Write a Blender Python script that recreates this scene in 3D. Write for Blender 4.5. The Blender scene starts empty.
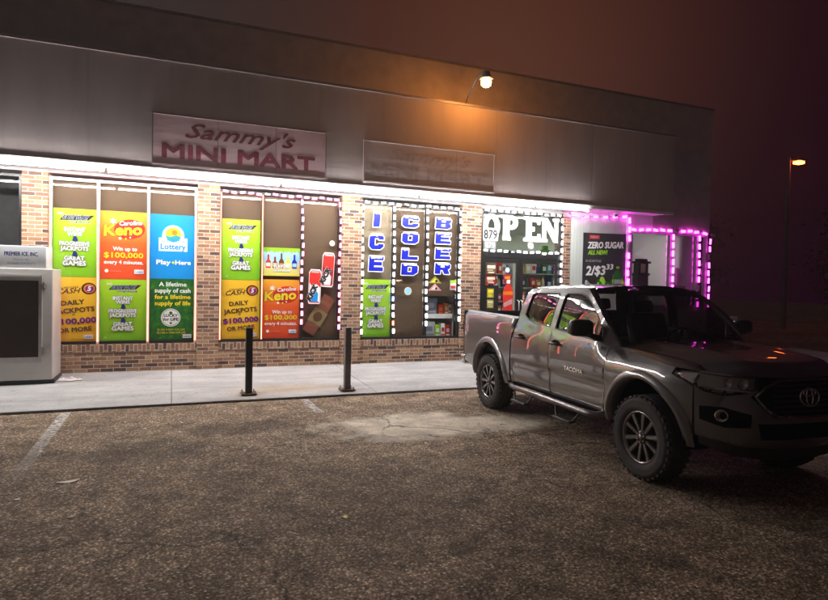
import bpy, bmesh, math, random
from mathutils import Vector, Matrix
from mathutils.geometry import delaunay_2d_cdt
random.seed(7)
PI = math.pi
sc = bpy.context.scene
COL = sc.collection

# ---------------------------------------------------------------- materials
def new_mat(name):
    m = bpy.data.materials.new(name); m.use_nodes = True
    nt = m.node_tree; nt.nodes.clear()
    out = nt.nodes.new('ShaderNodeOutputMaterial')
    return m, nt, out

def N(nt, kind, **kw):
    n = nt.nodes.new(kind)
    for k, v in kw.items():
        if k in n.inputs: n.inputs[k].default_value = v
        else: setattr(n, k, v)
    return n

def rgba(c): return (c[0], c[1], c[2], 1.0)

def pos(nt):
    return N(nt, 'ShaderNodeNewGeometry').outputs['Position']

def objco(nt):
    return N(nt, 'ShaderNodeTexCoord').outputs['Object']

def ramp(nt, fac, stops):
    r = N(nt, 'ShaderNodeValToRGB')
    e = r.color_ramp.elements
    e[0].position, e[0].color = stops[0][0], rgba(stops[0][1])
    e[1].position, e[1].color = stops[-1][0], rgba(stops[-1][1])
    for p, c in stops[1:-1]:
        k = e.new(p); k.color = rgba(c)
    nt.links.new(fac, r.inputs['Fac'])
    return r.outputs['Color']

def noise(nt, vec, scale, detail=4, rough=.55):
    n = N(nt, 'ShaderNodeTexNoise', Scale=scale, Detail=detail, Roughness=rough)
    nt.links.new(vec, n.inputs['Vector'])
    return n.outputs['Fac']

def mixc(nt, fac, a, b, mode='MIX'):
    m = N(nt, 'ShaderNodeMix', data_type='RGBA', blend_type=mode)
    for sock, v in ((m.inputs['Factor'], fac), (m.inputs['A'] if False else m.inputs[6], a), (m.inputs[7], b)):
        if hasattr(v, 'is_linked'): nt.links.new(v, sock)
        elif isinstance(v, (int, float)): sock.default_value = v
        else: sock.default_value = rgba(v)
    return m.outputs[2]

def math_(nt, op, a, b=0.0, clamp=False):
    m = N(nt, 'ShaderNodeMath', operation=op); m.use_clamp = clamp
    for sock, v in ((m.inputs[0], a), (m.inputs[1], b)):
        if hasattr(v, 'is_linked'): nt.links.new(v, sock)
        else: sock.default_value = v
    return m.outputs[0]

def bump(nt, h, strength, dist):
    b = N(nt, 'ShaderNodeBump', Strength=strength, Distance=dist)
    nt.links.new(h, b.inputs['Height'])
    return b.outputs['Normal']

def principled(nt, out, color, rough=.6, metal=0., normal=None, spec=.5, coat=0.):
    p = N(nt, 'ShaderNodeBsdfPrincipled')
    for sock, v in (('Base Color', color), ('Roughness', rough), ('Metallic', metal)):
        if hasattr(v, 'is_linked'): nt.links.new(v, p.inputs[sock])
        else: p.inputs[sock].default_value = rgba(v) if sock == 'Base Color' else v
    p.inputs['Specular IOR Level'].default_value = spec
    p.inputs['Coat Weight'].default_value = coat
    p.inputs['Coat Roughness'].default_value = .04
    if normal is not None: nt.links.new(normal, p.inputs['Normal'])
    nt.links.new(p.outputs[0], out.inputs['Surface'])
    return p

_mats = {}
def plain(name, c, rough=.6, metal=0., var=.12, scale=6., spec=.5, coat=0., bmp=0.):
    if name in _mats: return _mats[name]
    m, nt, out = new_mat(name)
    f = noise(nt, objco(nt), scale, 5)
    lo = tuple(v*(1-var) for v in c); hi = tuple(min(1, v*(1+var)) for v in c)
    colr = ramp(nt, f, [(.3, lo), (.7, hi)])
    nrm = bump(nt, noise(nt, objco(nt), scale*8), bmp, .01) if bmp else None
    principled(nt, out, colr, rough, metal, nrm, spec, coat)
    _mats[name] = m
    return m

def emit(name, c, s):
    if name in _mats: return _mats[name]
    m, nt, out = new_mat(name)
    e = N(nt, 'ShaderNodeEmission', Color=rgba(c), Strength=s)
    nt.links.new(e.outputs[0], out.inputs['Surface'])
    _mats[name] = m
    return m

def glassy(name, tint, base=.05, rough=0.0, gain=.95):
    """thin clear sheet: Schlick reflection from the angle alone, the same from either side"""
    m, nt, out = new_mat(name)
    lw = N(nt, 'ShaderNodeLayerWeight', Blend=.5)
    r = math_(nt, 'ADD', math_(nt, 'MULTIPLY', math_(nt, 'POWER', lw.outputs['Facing'], 4.5), gain), base, True)
    t = N(nt, 'ShaderNodeBsdfTransparent', Color=rgba(tint))
    g = N(nt, 'ShaderNodeBsdfGlossy', Color=(1, 1, 1, 1), Roughness=rough)
    mx = N(nt, 'ShaderNodeMixShader')
    nt.links.new(r, mx.inputs[0])
    nt.links.new(t.outputs[0], mx.inputs[1]); nt.links.new(g.outputs[0], mx.inputs[2])
    nt.links.new(mx.outputs[0], out.inputs['Surface'])
    return m

def brick_mat(name, soldier=False):
    m, nt, out = new_mat(name)
    p = pos(nt)
    sp = N(nt, 'ShaderNodeSeparateXYZ'); nt.links.new(p, sp.inputs[0])
    u = math_(nt, 'ADD', sp.outputs[0], sp.outputs[1])
    cb = N(nt, 'ShaderNodeCombineXYZ')
    a, b = (sp.outputs[2], u) if soldier else (u, sp.outputs[2])
    nt.links.new(a, cb.inputs[0]); nt.links.new(b, cb.inputs[1])
    # a little wobble so that the courses are not ruler straight
    wob = N(nt, 'ShaderNodeTexNoise', Scale=9., Detail=2.)
    nt.links.new(p, wob.inputs['Vector'])
    wv = N(nt, 'ShaderNodeVectorMath', operation='MULTIPLY_ADD')
    nt.links.new(wob.outputs['Color'], wv.inputs[0]); wv.inputs[1].default_value = (.012, .012, 0)
    nt.links.new(cb.outputs[0], wv.inputs[2])
    br = N(nt, 'ShaderNodeTexBrick', Color1=(0, 0, 0, 1), Color2=(1, 1, 1, 1), Mortar=(.5, .5, .5, 1), Scale=1.,
           **{'Mortar Size': .006, 'Mortar Smooth': .25, 'Bias': 0., 'Brick Width': .203, 'Row Height': .0675})
    nt.links.new(wv.outputs[0], br.inputs['Vector'])
    bc = ramp(nt, br.outputs['Color'], [(0, (.085, .05, .04)), (.13, (.12, .062, .042)), (.2, (.22, .105, .06)), (.40, (.33, .17, .095)),
                                        (.6, (.44, .26, .15)), (.8, (.30, .145, .08)), (1, (.17, .08, .05))])
    f = noise(nt, p, 26., 6, .7)
    bc = mixc(nt, .55, bc, ramp(nt, f, [(.25, (.35, .35, .35)), (.75, (1.35, 1.3, 1.25))]), 'MULTIPLY')
    mort = ramp(nt, noise(nt, p, 14.), [(.3, (.40, .36, .31)), (.7, (.56, .52, .46))])
    c = mixc(nt, br.outputs['Fac'], bc, mort)
    h = math_(nt, 'ADD', math_(nt, 'MULTIPLY', br.outputs['Fac'], -1.), math_(nt, 'MULTIPLY', f, .35))
    principled(nt, out, c, .85, 0., bump(nt, h, .7, .008), .3)
    return m

def asphalt_mat():
    m, nt, out = new_mat('asphalt')
    p = pos(nt)
    big = noise(nt, p, .45, 5, .6)
    mid = noise(nt, p, 3.2, 6, .7)
    fine = noise(nt, p, 60., 5, .75)
    v = N(nt, 'ShaderNodeTexVoronoi', Scale=50.); nt.links.new(p, v.inputs['Vector'])
    stone = ramp(nt, v.outputs['Color'], [(.0, (.03, .022, .018)), (.35, (.165, .13, .098)), (.75, (.52, .435, .36)), (1., (.90, .84, .75))])
    gap = ramp(nt, v.outputs['Distance'], [(.28, (1.45, 1.45, 1.45)), (.55, (.10, .09, .085))])
    stone = mixc(nt, .7, stone, gap, 'MULTIPLY')
    tar = ramp(nt, fine, [(.38, (.015, .012, .010)), (.62, (.60, .49, .395))])
    c = mixc(nt, .34, stone, tar)
    c = mixc(nt, .8, c, ramp(nt, mid, [(.32, (.36, .33, .31)), (.68, (1.75, 1.68, 1.6))]), 'MULTIPLY')
    c = mixc(nt, .8, c, ramp(nt, big, [(.3, (.62, .58, .55)), (.7, (1.4, 1.38, 1.35))]), 'MULTIPLY')
    # chalky worn patch where the surface is broken, and an oil stain
    def blob(cx, cy, rx, ry, edge=.45, sc_=2.2):
        mp = N(nt, 'ShaderNodeMapping', vector_type='TEXTURE')
        mp.inputs['Location'].default_value = (cx, cy, 0); mp.inputs['Scale'].default_value = (rx, ry, 1)
        nt.links.new(p, mp.inputs['Vector'])
        ln = N(nt, 'ShaderNodeVectorMath', operation='LENGTH'); nt.links.new(mp.outputs[0], ln.inputs[0])
        d = math_(nt, 'ADD', ln.outputs['Value'], math_(nt, 'MULTIPLY', math_(nt, 'SUBTRACT', noise(nt, p, sc_, 6, .7), .5), 1.5))
        return math_(nt, 'SUBTRACT', 1., math_(nt, 'MULTIPLY', math_(nt, 'SUBTRACT', d, 1-edge), 1/edge, True), True)
    chalk = ramp(nt, mid, [(.25, (.40, .36, .31)), (.6, (.88, .83, .75))])
    w = math_(nt, 'MULTIPLY', blob(2.85, -4.75, 1.25, .8), math_(nt, 'ADD', .45, math_(nt, 'MULTIPLY', fine, .9)), True)
    c = mixc(nt, w, c, chalk)
    w2 = math_(nt, 'MULTIPLY', blob(3.9, -4.95, .9, .45), .7)
    c = mixc(nt, w2, c, chalk)
    w3 = math_(nt, 'MULTIPLY', blob(-.2, -4.9, .9, .5), .45)
    c = mixc(nt, w3, c, (.03, .024, .02))
    w4 = math_(nt, 'MULTIPLY', blob(.75, -4.2, .8, .45), .55)
    c = mixc(nt, w4, c, (.028, .018, .014))
    drip = ramp(nt, noise(nt, p, 5.5, 3, .6), [(.66, (0, 0, 0)), (.72, (1, 1, 1))])
    c = mixc(nt, math_(nt, 'MULTIPLY', drip, .65), c, (.02, .016, .013))
    cv = N(nt, 'ShaderNodeTexVoronoi', Scale=.55, feature='DISTANCE_TO_EDGE')
    cw = N(nt, 'ShaderNodeTexNoise', Scale=2.6, Detail=6.); nt.links.new(p, cw.inputs['Vector'])
    cm = N(nt, 'ShaderNodeVectorMath', operation='MULTIPLY_ADD'); nt.links.new(cw.outputs['Color'], cm.inputs[0]); cm.inputs[1].default_value = (.55, .55, 0); nt.links.new(p, cm.inputs[2])
    nt.links.new(cm.outputs[0], cv.inputs['Vector'])
    crack = math_(nt, 'MULTIPLY', math_(nt, 'SUBTRACT', 1., math_(nt, 'DIVIDE', cv.outputs['Distance'], .010), True), ramp(nt, big, [(.46, (0, 0, 0)), (.56, (1, 1, 1))]), True)
    c = mixc(nt, math_(nt, 'MULTIPLY', crack, .8), c, (.012, .010, .009))
    h = math_(nt, 'ADD', math_(nt, 'MULTIPLY', fine, 1.), math_(nt, 'MULTIPLY', v.outputs['Distance'], -.9))
    h = math_(nt, 'ADD', h, math_(nt, 'MULTIPLY', mid, 1.2))
    c = mixc(nt, 1., c, (1.04, .985, .89), 'MULTIPLY')
    principled(nt, out, c, .82, 0., bump(nt, h, 1., .012), .2)
    return m

def concrete_mat():
    m, nt, out = new_mat('concrete')
    p = pos(nt)
    a = noise(nt, p, 1.1, 6, .65); b = noise(nt, p, 30., 4)
    c = ramp(nt, a, [(.3, (.34, .34, .345)), (.7, (.47, .465, .46))])
    c = mixc(nt, .5, c, ramp(nt, b, [(.35, (.8, .8, .8)), (.65, (1.12, 1.12, 1.12))]), 'MULTIPLY')
    def blob(cx, cy, rx, ry):
        mp = N(nt, 'ShaderNodeMapping', vector_type='TEXTURE')
        mp.inputs['Location'].default_value = (cx, cy, 0); mp.inputs['Scale'].default_value = (rx, ry, 1)
        nt.links.new(p, mp.inputs['Vector'])
        ln = N(nt, 'ShaderNodeVectorMath', operation='LENGTH'); nt.links.new(mp.outputs[0], ln.inputs[0])
        d = math_(nt, 'ADD', ln.outputs['Value'], math_(nt, 'MULTIPLY', math_(nt, 'SUBTRACT', noise(nt, p, 3., 5), .5), .9))
        return math_(nt, 'SUBTRACT', 1., math_(nt, 'MULTIPLY', math_(nt, 'SUBTRACT', d, .4), 1.6, True), True)
    c = mixc(nt, math_(nt, 'MULTIPLY', blob(1.7, -2.05, 1.15, .42), .38), c, (.42, .27, .11))
    c = mixc(nt, math_(nt, 'MULTIPLY', blob(1.12, -2.3, .25, .2), .5), c, (.22, .12, .05))
    # worn dirty edge along the kerb
    sp = N(nt, 'ShaderNodeSeparateXYZ'); nt.links.new(p, sp.inputs[0])
    e = math_(nt, 'MULTIPLY', math_(nt, 'SUBTRACT', -2.45, math_(nt, 'ADD', sp.outputs[1], math_(nt, 'MULTIPLY', a, .25))), 6., True)
    c = mixc(nt, math_(nt, 'MULTIPLY', e, .35), c, (.17, .15, .13))
    spots = ramp(nt, noise(nt, p, 11., 2), [(.67, (1, 1, 1)), (.71, (.5, .47, .45))])
    streak = N(nt, 'ShaderNodeMapping'); streak.inputs['Scale'].default_value = (.5, 2.2, 1.); nt.links.new(p, streak.inputs['Vector'])
    c = mixc(nt, .75, c, ramp(nt, noise(nt, streak.outputs[0], 1.7, 7, .7), [(.32, (.66, .63, .59)), (.62, (1.05, 1.05, 1.05))]), 'MULTIPLY')
    c = mixc(nt, .6, c, spots, 'MULTIPLY')
    principled(nt, out, c, .8, 0., bump(nt, b, .25, .004), .3)
    return m

def panel_mat(name, c1, c2, pitch=.6, axis=0, depth=.6, rough=.7, seam=.45):
    """boards or ribs with a groove every `pitch` metres along one axis"""
    m, nt, out = new_mat(name)
    p = pos(nt)
    sp = N(nt, 'ShaderNodeSeparateXYZ'); nt.links.new(p, sp.inputs[0])
    fr = math_(nt, 'FRACT', math_(nt, 'DIVIDE', sp.outputs[axis], pitch))
    tri = math_(nt, 'ABSOLUTE', math_(nt, 'SUBTRACT', fr, .5))
    groove = math_(nt, 'MULTIPLY', math_(nt, 'SUBTRACT', tri, .47), 33., True)
    st = N(nt, 'ShaderNodeMapping'); st.inputs['Scale'].default_value = (1.6, 1., .35); nt.links.new(p, st.inputs['Vector'])
    c = ramp(nt, noise(nt, st.outputs[0], 1.3, 6, .6), [(.3, c1), (.7, c2)])
    c = mixc(nt, math_(nt, 'MULTIPLY', groove, seam), c, tuple(v*.4 for v in c1))
    h = math_(nt, 'ADD', math_(nt, 'MULTIPLY', groove, -1.), math_(nt, 'MULTIPLY', noise(nt, p, 3.), .25))
    principled(nt, out, c, rough, 0., bump(nt, h, depth, .01), .35)
    return m

def grad_mat(name, stops, axis, a, b, rough=.45):
    """a printed gradient (part of the print itself), between coordinates a and b of the object's own axis"""
    m, nt, out = new_mat(name)
    sp = N(nt, 'ShaderNodeSeparateXYZ'); nt.links.new(objco(nt), sp.inputs[0])
    f = math_(nt, 'DIVIDE', math_(nt, 'SUBTRACT', sp.outputs[axis], a), b-a, True)
    principled(nt, out, ramp(nt, f, stops), rough, 0., None, .3)
    return m

def paint_mat():
    m, nt, out = new_mat('grey_metallic_paint')
    o = objco(nt)
    c = ramp(nt, noise(nt, o, 1.2, 3), [(.3, (.118, .113, .113)), (.7, (.135, .129, .129))])
    pr = principled(nt, out, c, .42, .5, None, .3, 1.)
    pr.inputs['Coat IOR'].default_value = 1.85; pr.inputs['Coat Roughness'].default_value = .015
    return m

# ---------------------------------------------------------------- mesh helpers
class MB:
    def __init__(s): s.v = []; s.f = []; s.mi = []; s.sm = []
    def add(s, vs, fs, mi=0, smooth=False):
        o = len(s.v); s.v += [tuple(v) for v in vs]
        for f in fs: s.f.append(tuple(i+o for i in f)); s.mi.append(mi); s.sm.append(smooth)
    def box(s, x0, y0, z0, x1, y1, z1, mi=0, M=None):
        vs = [Vector((x, y, z)) for z in (z0, z1) for y in (y0, y1) for x in (x0, x1)]
        if M: vs = [M @ v for v in vs]
        s.add(vs, [(0, 2, 3, 1), (4, 5, 7, 6), (0, 1, 5, 4), (2, 6, 7, 3), (0, 4, 6, 2), (1, 3, 7, 5)], mi)
    def rbox(s, x0, y0, z0, x1, y1, z1, r=.01, mi=0, M=None, seg=2):
        bm = bmesh.new(); bmesh.ops.create_cube(bm, size=1)
        for v in bm.verts:
            v.co = Vector((x0+(v.co.x+.5)*(x1-x0), y0+(v.co.y+.5)*(y1-y0), z0+(v.co.z+.5)*(z1-z0)))
        bmesh.ops.bevel(bm, geom=bm.edges[:], offset=r, segments=seg, affect='EDGES', profile=.6)
        bm.verts.index_update()
        vs = [M @ v.co if M else v.co.copy() for v in bm.verts]
        s.add(vs, [[v.index for v in f.verts] for f in bm.faces], mi, True); bm.free()
    def tube(s, pts, r, seg=10, mi=0, cap=True, smooth=True):
        pts = [Vector(p) for p in pts]; n = len(pts)
        rs = r if isinstance(r, (list, tuple)) else [r]*n
        vs = []; prev = None
        for i, p in enumerate(pts):
            d = (pts[min(i+1, n-1)]-pts[max(i-1, 0)]).normalized()
            if prev is None:
                a = Vector((0, 0, 1)) if abs(d.z) < .9 else Vector((1, 0, 0))
                e1 = d.cross(a).normalized()
            else:
                e1 = (prev-d*prev.dot(d)).normalized()
            prev = e1; e2 = d.cross(e1)
            for k in range(seg):
                t = 2*PI*k/seg
                vs.append(p+(e1*math.cos(t)+e2*math.sin(t))*rs[i])
        fs = [(i*seg+k, i*seg+(k+1) % seg, (i+1)*seg+(k+1) % seg, (i+1)*seg+k) for i in range(n-1) for k in range(seg)]
        s.add(vs, fs, mi, smooth)
        if cap:
            s.add(vs[:seg], [tuple(range(seg))[::-1]], mi); s.add(vs[-seg:], [tuple(range(seg))], mi)
    def lathe(s, prof, M, seg=40, mi=0, smooth=True, closed=False):
        """prof: (radius, height) pairs turned round local Z, then M"""
        n = len(prof); vs = [M @ Vector((r*math.cos(2*PI*k/seg), r*math.sin(2*PI*k/seg), h)) for r, h in prof for k in range(seg)]
        m = n if closed else n-1
        fs = [(i*seg+k, i*seg+(k+1) % seg, ((i+1) % n)*seg+(k+1) % seg, ((i+1) % n)*seg+k) for i in range(m) for k in range(seg)]
        s.add(vs, fs, mi, smooth)
    def grid(s, fn, nu, nv, mi=0, smooth=True):
        vs = [fn(i/nu, j/nv) for j in range(nv+1) for i in range(nu+1)]
        fs = [(j*(nu+1)+i, j*(nu+1)+i+1, (j+1)*(nu+1)+i+1, (j+1)*(nu+1)+i) for j in range(nv) for i in range(nu)]
        s.add(vs, fs, mi, smooth)
    def loft(s, A, B, mi=0, smooth=True, n=4):
        m = len(A)
        s.grid(lambda u, v: Vector(A[round(u*(m-1))]).lerp(Vector(B[round(u*(m-1))]), v), m-1, n, mi, smooth)
    def build(s, name, mats, parent=None, local=False, origin=None):
        me = bpy.data.meshes.new(name)
        off = Vector((0, 0, 0))
        if parent is not None and not local:
            q = parent
            while q is not None: off = off+q.location; q = q.parent
        if parent is None and origin is not None: off = Vector(origin)
        me.from_pydata([tuple(Vector(v)-off) for v in s.v], [], s.f)
        mats = mats if isinstance(mats, (list, tuple)) else [mats]
        for m in mats: me.materials.append(m)
        me.polygons.foreach_set('material_index', s.mi)
        me.polygons.foreach_set('use_smooth', s.sm)
        me.update()
        o = bpy.data.objects.new(name, me); COL.objects.link(o)
        if parent is not None: o.parent = parent
        elif origin is not None: o.location = origin
        return o

def tag(o, label, cat, group=None):
    o['label'] = label; o['category'] = cat
    if group: o['group'] = group
    return o

def thing(name, label, cat, loc, group=None, rotz=0):
    o = bpy.data.objects.new(name, None); COL.objects.link(o)
    o.location = loc; o.rotation_euler = (0, 0, rotz); o.empty_display_size = .2
    return tag(o, label, cat, group)

def structure(o, kind='structure'):
    o['kind'] = kind; return o

# ---------------------------------------------------------------- lettering
_txt = {}
def text_geo(st, bold=0., shear=0., res=3):
    key = (st, bold, shear, res)
    if key in _txt: return _txt[key]
    cu = bpy.data.curves.new('lettering', 'FONT')
    cu.body = st; cu.size = 1.; cu.offset = bold; cu.shear = shear; cu.resolution_u = res; cu.fill_mode = 'FRONT'
    ob = bpy.data.objects.new('lettering', cu); COL.objects.link(ob)
    bpy.context.view_layer.update()
    dg = bpy.context.evaluated_depsgraph_get()
    ev = ob.evaluated_get(dg); me = ev.to_mesh()
    vs = [(v.co.x, v.co.y) for v in me.vertices]; fs = [tuple(p.vertices) for p in me.polygons]
    ev.to_mesh_clear()
    bpy.data.objects.remove(ob); bpy.data.curves.remove(cu)
    if not vs: vs = [(0, 0)]; fs = []
    x0 = min(v[0] for v in vs); x1 = max(v[0] for v in vs)
    _txt[key] = (vs, fs, x0, x1)
    return _txt[key]

class Sheet:
    """A flat printed thing: polygons in (u right, v up), stacked in thin layers towards the viewer."""
    def __init__(s): s.items = []; s.mats = []; s.layer = 0
    def mi(s, m):
        if m not in s.mats: s.mats.append(m)
        return s.mats.index(m)
    def raw(s, vs, fs, m, dl=1.): s.items.append((vs, fs, s.mi(m), s.layer)); s.layer += dl
    def poly(s, pts, m): s.raw(pts, [tuple(range(len(pts)))], m)
    def rect(s, u0, v0, u1, v1, m): s.poly([(u0, v0), (u1, v0), (u1, v1), (u0, v1)], m)
    def disc(s, u, v, ru, m, rv=None, n=28, rot=0):
        rv = rv or ru; c, d = math.cos(rot), math.sin(rot)
        s.poly([(u+ru*math.cos(2*PI*k/n)*c-rv*math.sin(2*PI*k/n)*d, v+ru*math.cos(2*PI*k/n)*d+rv*math.sin(2*PI*k/n)*c) for k in range(n)], m)
    def star(s, u, v, r, m, n=5, k=.45):
        pts = [(u+(r if i % 2 == 0 else r*k)*math.sin(PI*i/n), v+(r if i % 2 == 0 else r*k)*math.cos(PI*i/n)) for i in range(2*n)]
        o = [(u, v)]+pts; s.raw(o, [(0, 1+i, 1+(i+1) % (2*n)) for i in range(2*n)], m)
    def text(s, st, u, v, size, m, width=None, bold=.02, shear=0., rot=0., outline=None, ow=.06, align='C', stretch=1.):
        """u, v: where the middle of the baseline goes; width fits the line to that many metres"""
        base = 0.
        vs, fs, c0, c1 = text_geo(st, base, shear, 2)
        for mm, b in (((outline, bold+ow),) if outline else ())+((m, bold),):
            e = max(0., b-base)*size; n = 0 if e < .0012 else (8 if e > .006 else 4)
            offs = [(e*math.cos(2*PI*k/n+.4), e*math.sin(2*PI*k/n+.4)) for k in range(n)]+[(0, 0)]
            sx = size*stretch
            if width: sx = width/(c1-c0)
            mid = (c0+c1)/2 if align == 'C' else (c0 if align == 'L' else c1)
            c, d = math.cos(rot), math.sin(rot)
            for ox, oy in offs:
                pts = []
                for x, y in vs:
                    a, bb = (x-mid)*sx+ox, y*size+oy
                    pts.append((u+a*c-bb*d, v+a*d+bb*c))
                s.raw(pts, fs, mm, .2)
            s.layer += .8
    def build(s, name, origin, parent=None, ang=0., gap=.0006, thick=.004, lift=0.):
        """origin: world place of (0,0); faces -Y when ang = 0"""
        mb = MB(); R = Matrix.Rotation(ang, 4, 'Z')
        for vs, fs, mi, L in s.items:
            mb.add([R @ Vector((u, -lift-gap*L, v)) for u, v in vs], fs, mi)
        if thick:   # back of the sheet
            vs, fs, mi, L = s.items[0]
            n = len(vs)
            if len(fs) == 1:
                a = [R @ Vector((u, -lift, v)) for u, v in vs]; b = [R @ Vector((u, thick-lift, v)) for u, v in vs]
                mb.add(a+b, [tuple(range(2*n-1, n-1, -1))]+[(i, (i+1) % n, n+(i+1) % n, n+i) for i in range(n)], mi)
        me_o = mb.build(name, s.mats)
        if parent is not None:
            me_o.parent = parent; me_o.location = Vector(origin)-parent.location
        else: me_o.location = origin
        return me_o

# shared materials
M = {}
M['brick'] = brick_mat('brick'); M['soldier'] = brick_mat('soldier_brick', True)
M['white_trim'] = plain('white_trim_paint', (.74, .73, .72), .5, 0, .08, 3.)
M['soffit'] = plain('soffit_paint', (.50, .50, .50), .55, 0, .06, 2.)
M['alu_white'] = plain('pale_aluminium', (.62, .60, .58), .35, .3, .08)
M['alu_dark'] = plain('dark_bronze_aluminium', (.022, .02, .02), .35, .4, .2)
M['board_brown'] = plain('brown_backing_board', (.10, .055, .024), .7, 0, .12, 1.2)
M['board_tan'] = plain('tan_backing_board', (.27, .205, .13), .7, 0, .12, 1.2)
M['board_dark'] = plain('dark_backing_board', (.045, .038, .036), .7, 0, .2, 2.)
M['glass'] = glassy('window_glass', (.95, .96, .95))
M['black_rubber'] = plain('black_rubber', (.018, .017, .017), .75, 0, .25, 14., bmp=.2)
M['black_plastic'] = plain('black_plastic', (.02, .019, .02), .5, 0, .2, 12.)
M['steel'] = plain('brushed_steel', (.48, .46, .44), .38, .85, .1, 10.)
M['chrome'] = plain('chrome', (.72, .70, .70), .12, 1., .04)
M['fascia'] = panel_mat('fascia_boards', (.40, .34, .335), (.50, .425, .41), 1.22, 0, .15, .75, .10)
M['coping'] = plain('coping_metal', (.26, .215, .205), .5, .3, .15)
M['roof'] = plain('roof_felt', (.05, .045, .045), .9, 0, .2)
M['siding'] = panel_mat('ribbed_white_siding', (.50, .53, .49), (.56, .59, .55), .075, 0, 1., .45)
M['stucco'] = plain('grey_stucco', (.45, .38, .37), .8, 0, .12, 4., bmp=.3)
def P(name, c, rough=.45): return plain('print_'+name, c, rough, 0., .04, 3., .3)
WHT = P('white', (.86, .86, .84)); BLK = P('black', (.018, .016, .018)); NAVY = P('navy', (.015, .02, .16)); LIME = P('lime', (.30, .60, .02))
YEL = P('yellow', (.88, .68, .02)); RED = P('red', (.62, .03, .02)); PURP = P('purple', (.17, .01, .24)); BLUE = P('blue', (.005, .27, .72))
DGRN = P('dark_green', (.012, .13, .018)); ORNG = P('orange', (.80, .22, .01)); GREY = P('grey', (.42, .42, .43)); BROWN = P('brown', (.11, .05, .025))
TEAL = P('teal', (.03, .32, .42)); PINK = P('pink', (.62, .30, .33)); OLIVE = P('olive', (.34, .30, .06)); SKYB = P('sky_blue', (.30, .62, .85)); CREAM = P('cream', (.72, .64, .45))
ROYAL = P('royal_blue', (.003, .010, .40)); MAROON = P('maroon', (.24, .02, .03))
L_WHITE = emit('led_white', (.90, .92, 1.), 4.)
L_PINK = emit('led_magenta', (1., .05, .78), 4.2)
L_ROSE = emit('led_rose', (1., .22, .42), 2.6)
L_RED = emit('led_coral', (1., .15, .10), 2.3)
L_BLUE = emit('led_blue', (.08, .12, 1.), 6.)
TUBE = emit('fluorescent_tube', (1., .985, .97), 104.)
SODIUM = emit('sodium_lens', (1., .36, .06), 62.)
SODIUM2 = emit('distant_sodium_lens', (1., .11, .014), 12.)
ROOM = emit('room_tube', (.95, 1., .93), 14.)

# ================================================================ the setting
g = MB(); g.grid(lambda u, v: (-60+160*u, -40+150*v, 0), 8, 8)
structure(g.build('parking_lot', asphalt_mat()))
CONC = concrete_mat()
sw = MB()
joints = [-9, -6.1, -3.05, .02, 3.05, 6.1, 9.15, 13.2, 17]
for a, b in zip(joints[:-1], joints[1:]):
    a += .006; b -= .006
    vs = [(a, -2.66, -.1), (b, -2.66, -.1), (b, 0, -.1), (a, 0, -.1), (a, -2.66, .032), (b, -2.66, .032), (b, .3, .135), (a, .3, .135)]
    sw.add(vs, [(0, 1, 5, 4), (4, 5, 6, 7), (1, 2, 6, 5), (0, 4, 7, 3)])
structure(sw.build('sidewalk', CONC))
jm = MB(); jm.add([(-9, -2.66, .022), (17, -2.66, .022), (17, .3, .12), (-9, .3, .12)], [(0, 1, 2, 3)])
structure(jm.build('sidewalk_joint_filler', plain('joint_filler', (.09, .08, .07), .9)))
# dirt caught in the seam along the kerb
dk = MB(); prev = None; n = 400
for i in range(n+1):
    x = -9+26*i/n; w = .004+.035*random.random()**2
    cur = ((x, -2.665-w, .004), (x, -2.655, .006+.012*random.random()))
    if prev: dk.add([prev[0], cur[0], cur[1], prev[1]], [(0, 1, 2, 3)])
    prev = cur
structure(dk.build('kerb_dirt', plain('kerb_dirt', (.022, .018, .014), .95, 0, .4, 20.)))

def line_mat():
    m, nt, out = new_mat('worn_white_line')
    p = pos(nt)
    w = ramp(nt, noise(nt, p, 20., 6, .75), [(.38, (0, 0, 0)), (.56, (1, 1, 1))])
    s2 = N(nt, 'ShaderNodeSeparateColor'); nt.links.new(w, s2.inputs[0])
    sp = N(nt, 'ShaderNodeSeparateXYZ'); nt.links.new(p, sp.inputs[0])
    fade = math_(nt, 'DIVIDE', math_(nt, 'ADD', sp.outputs[1], 5.8), 2.4, True)
    a = math_(nt, 'MULTIPLY', math_(nt, 'MULTIPLY', s2.outputs[0], .8), fade, True)
    b1 = N(nt, 'ShaderNodeBsdfDiffuse', Color=(.66, .64, .60, 1)); t = N(nt, 'ShaderNodeBsdfTransparent'); mx = N(nt, 'ShaderNodeMixShader')
    nt.links.new(a, mx.inputs[0]); nt.links.new(t.outputs[0], mx.inputs[1]); nt.links.new(b1.outputs[0], mx.inputs[2])
    nt.links.new(mx.outputs[0], out.inputs['Surface'])
    return m
LINE = line_mat()
for k, (x, y1) in enumerate(((-1.24, -5.6), (1.87, -3.7))):
    ln = MB(); ln.add([(x-.06, y1, .004), (x+.06, y1, .004), (x+.05, -2.74, .004), (x-.07, -2.74, .004)], [(0, 1, 2, 3)])
    structure(ln.build('parking_line', LINE))

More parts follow.
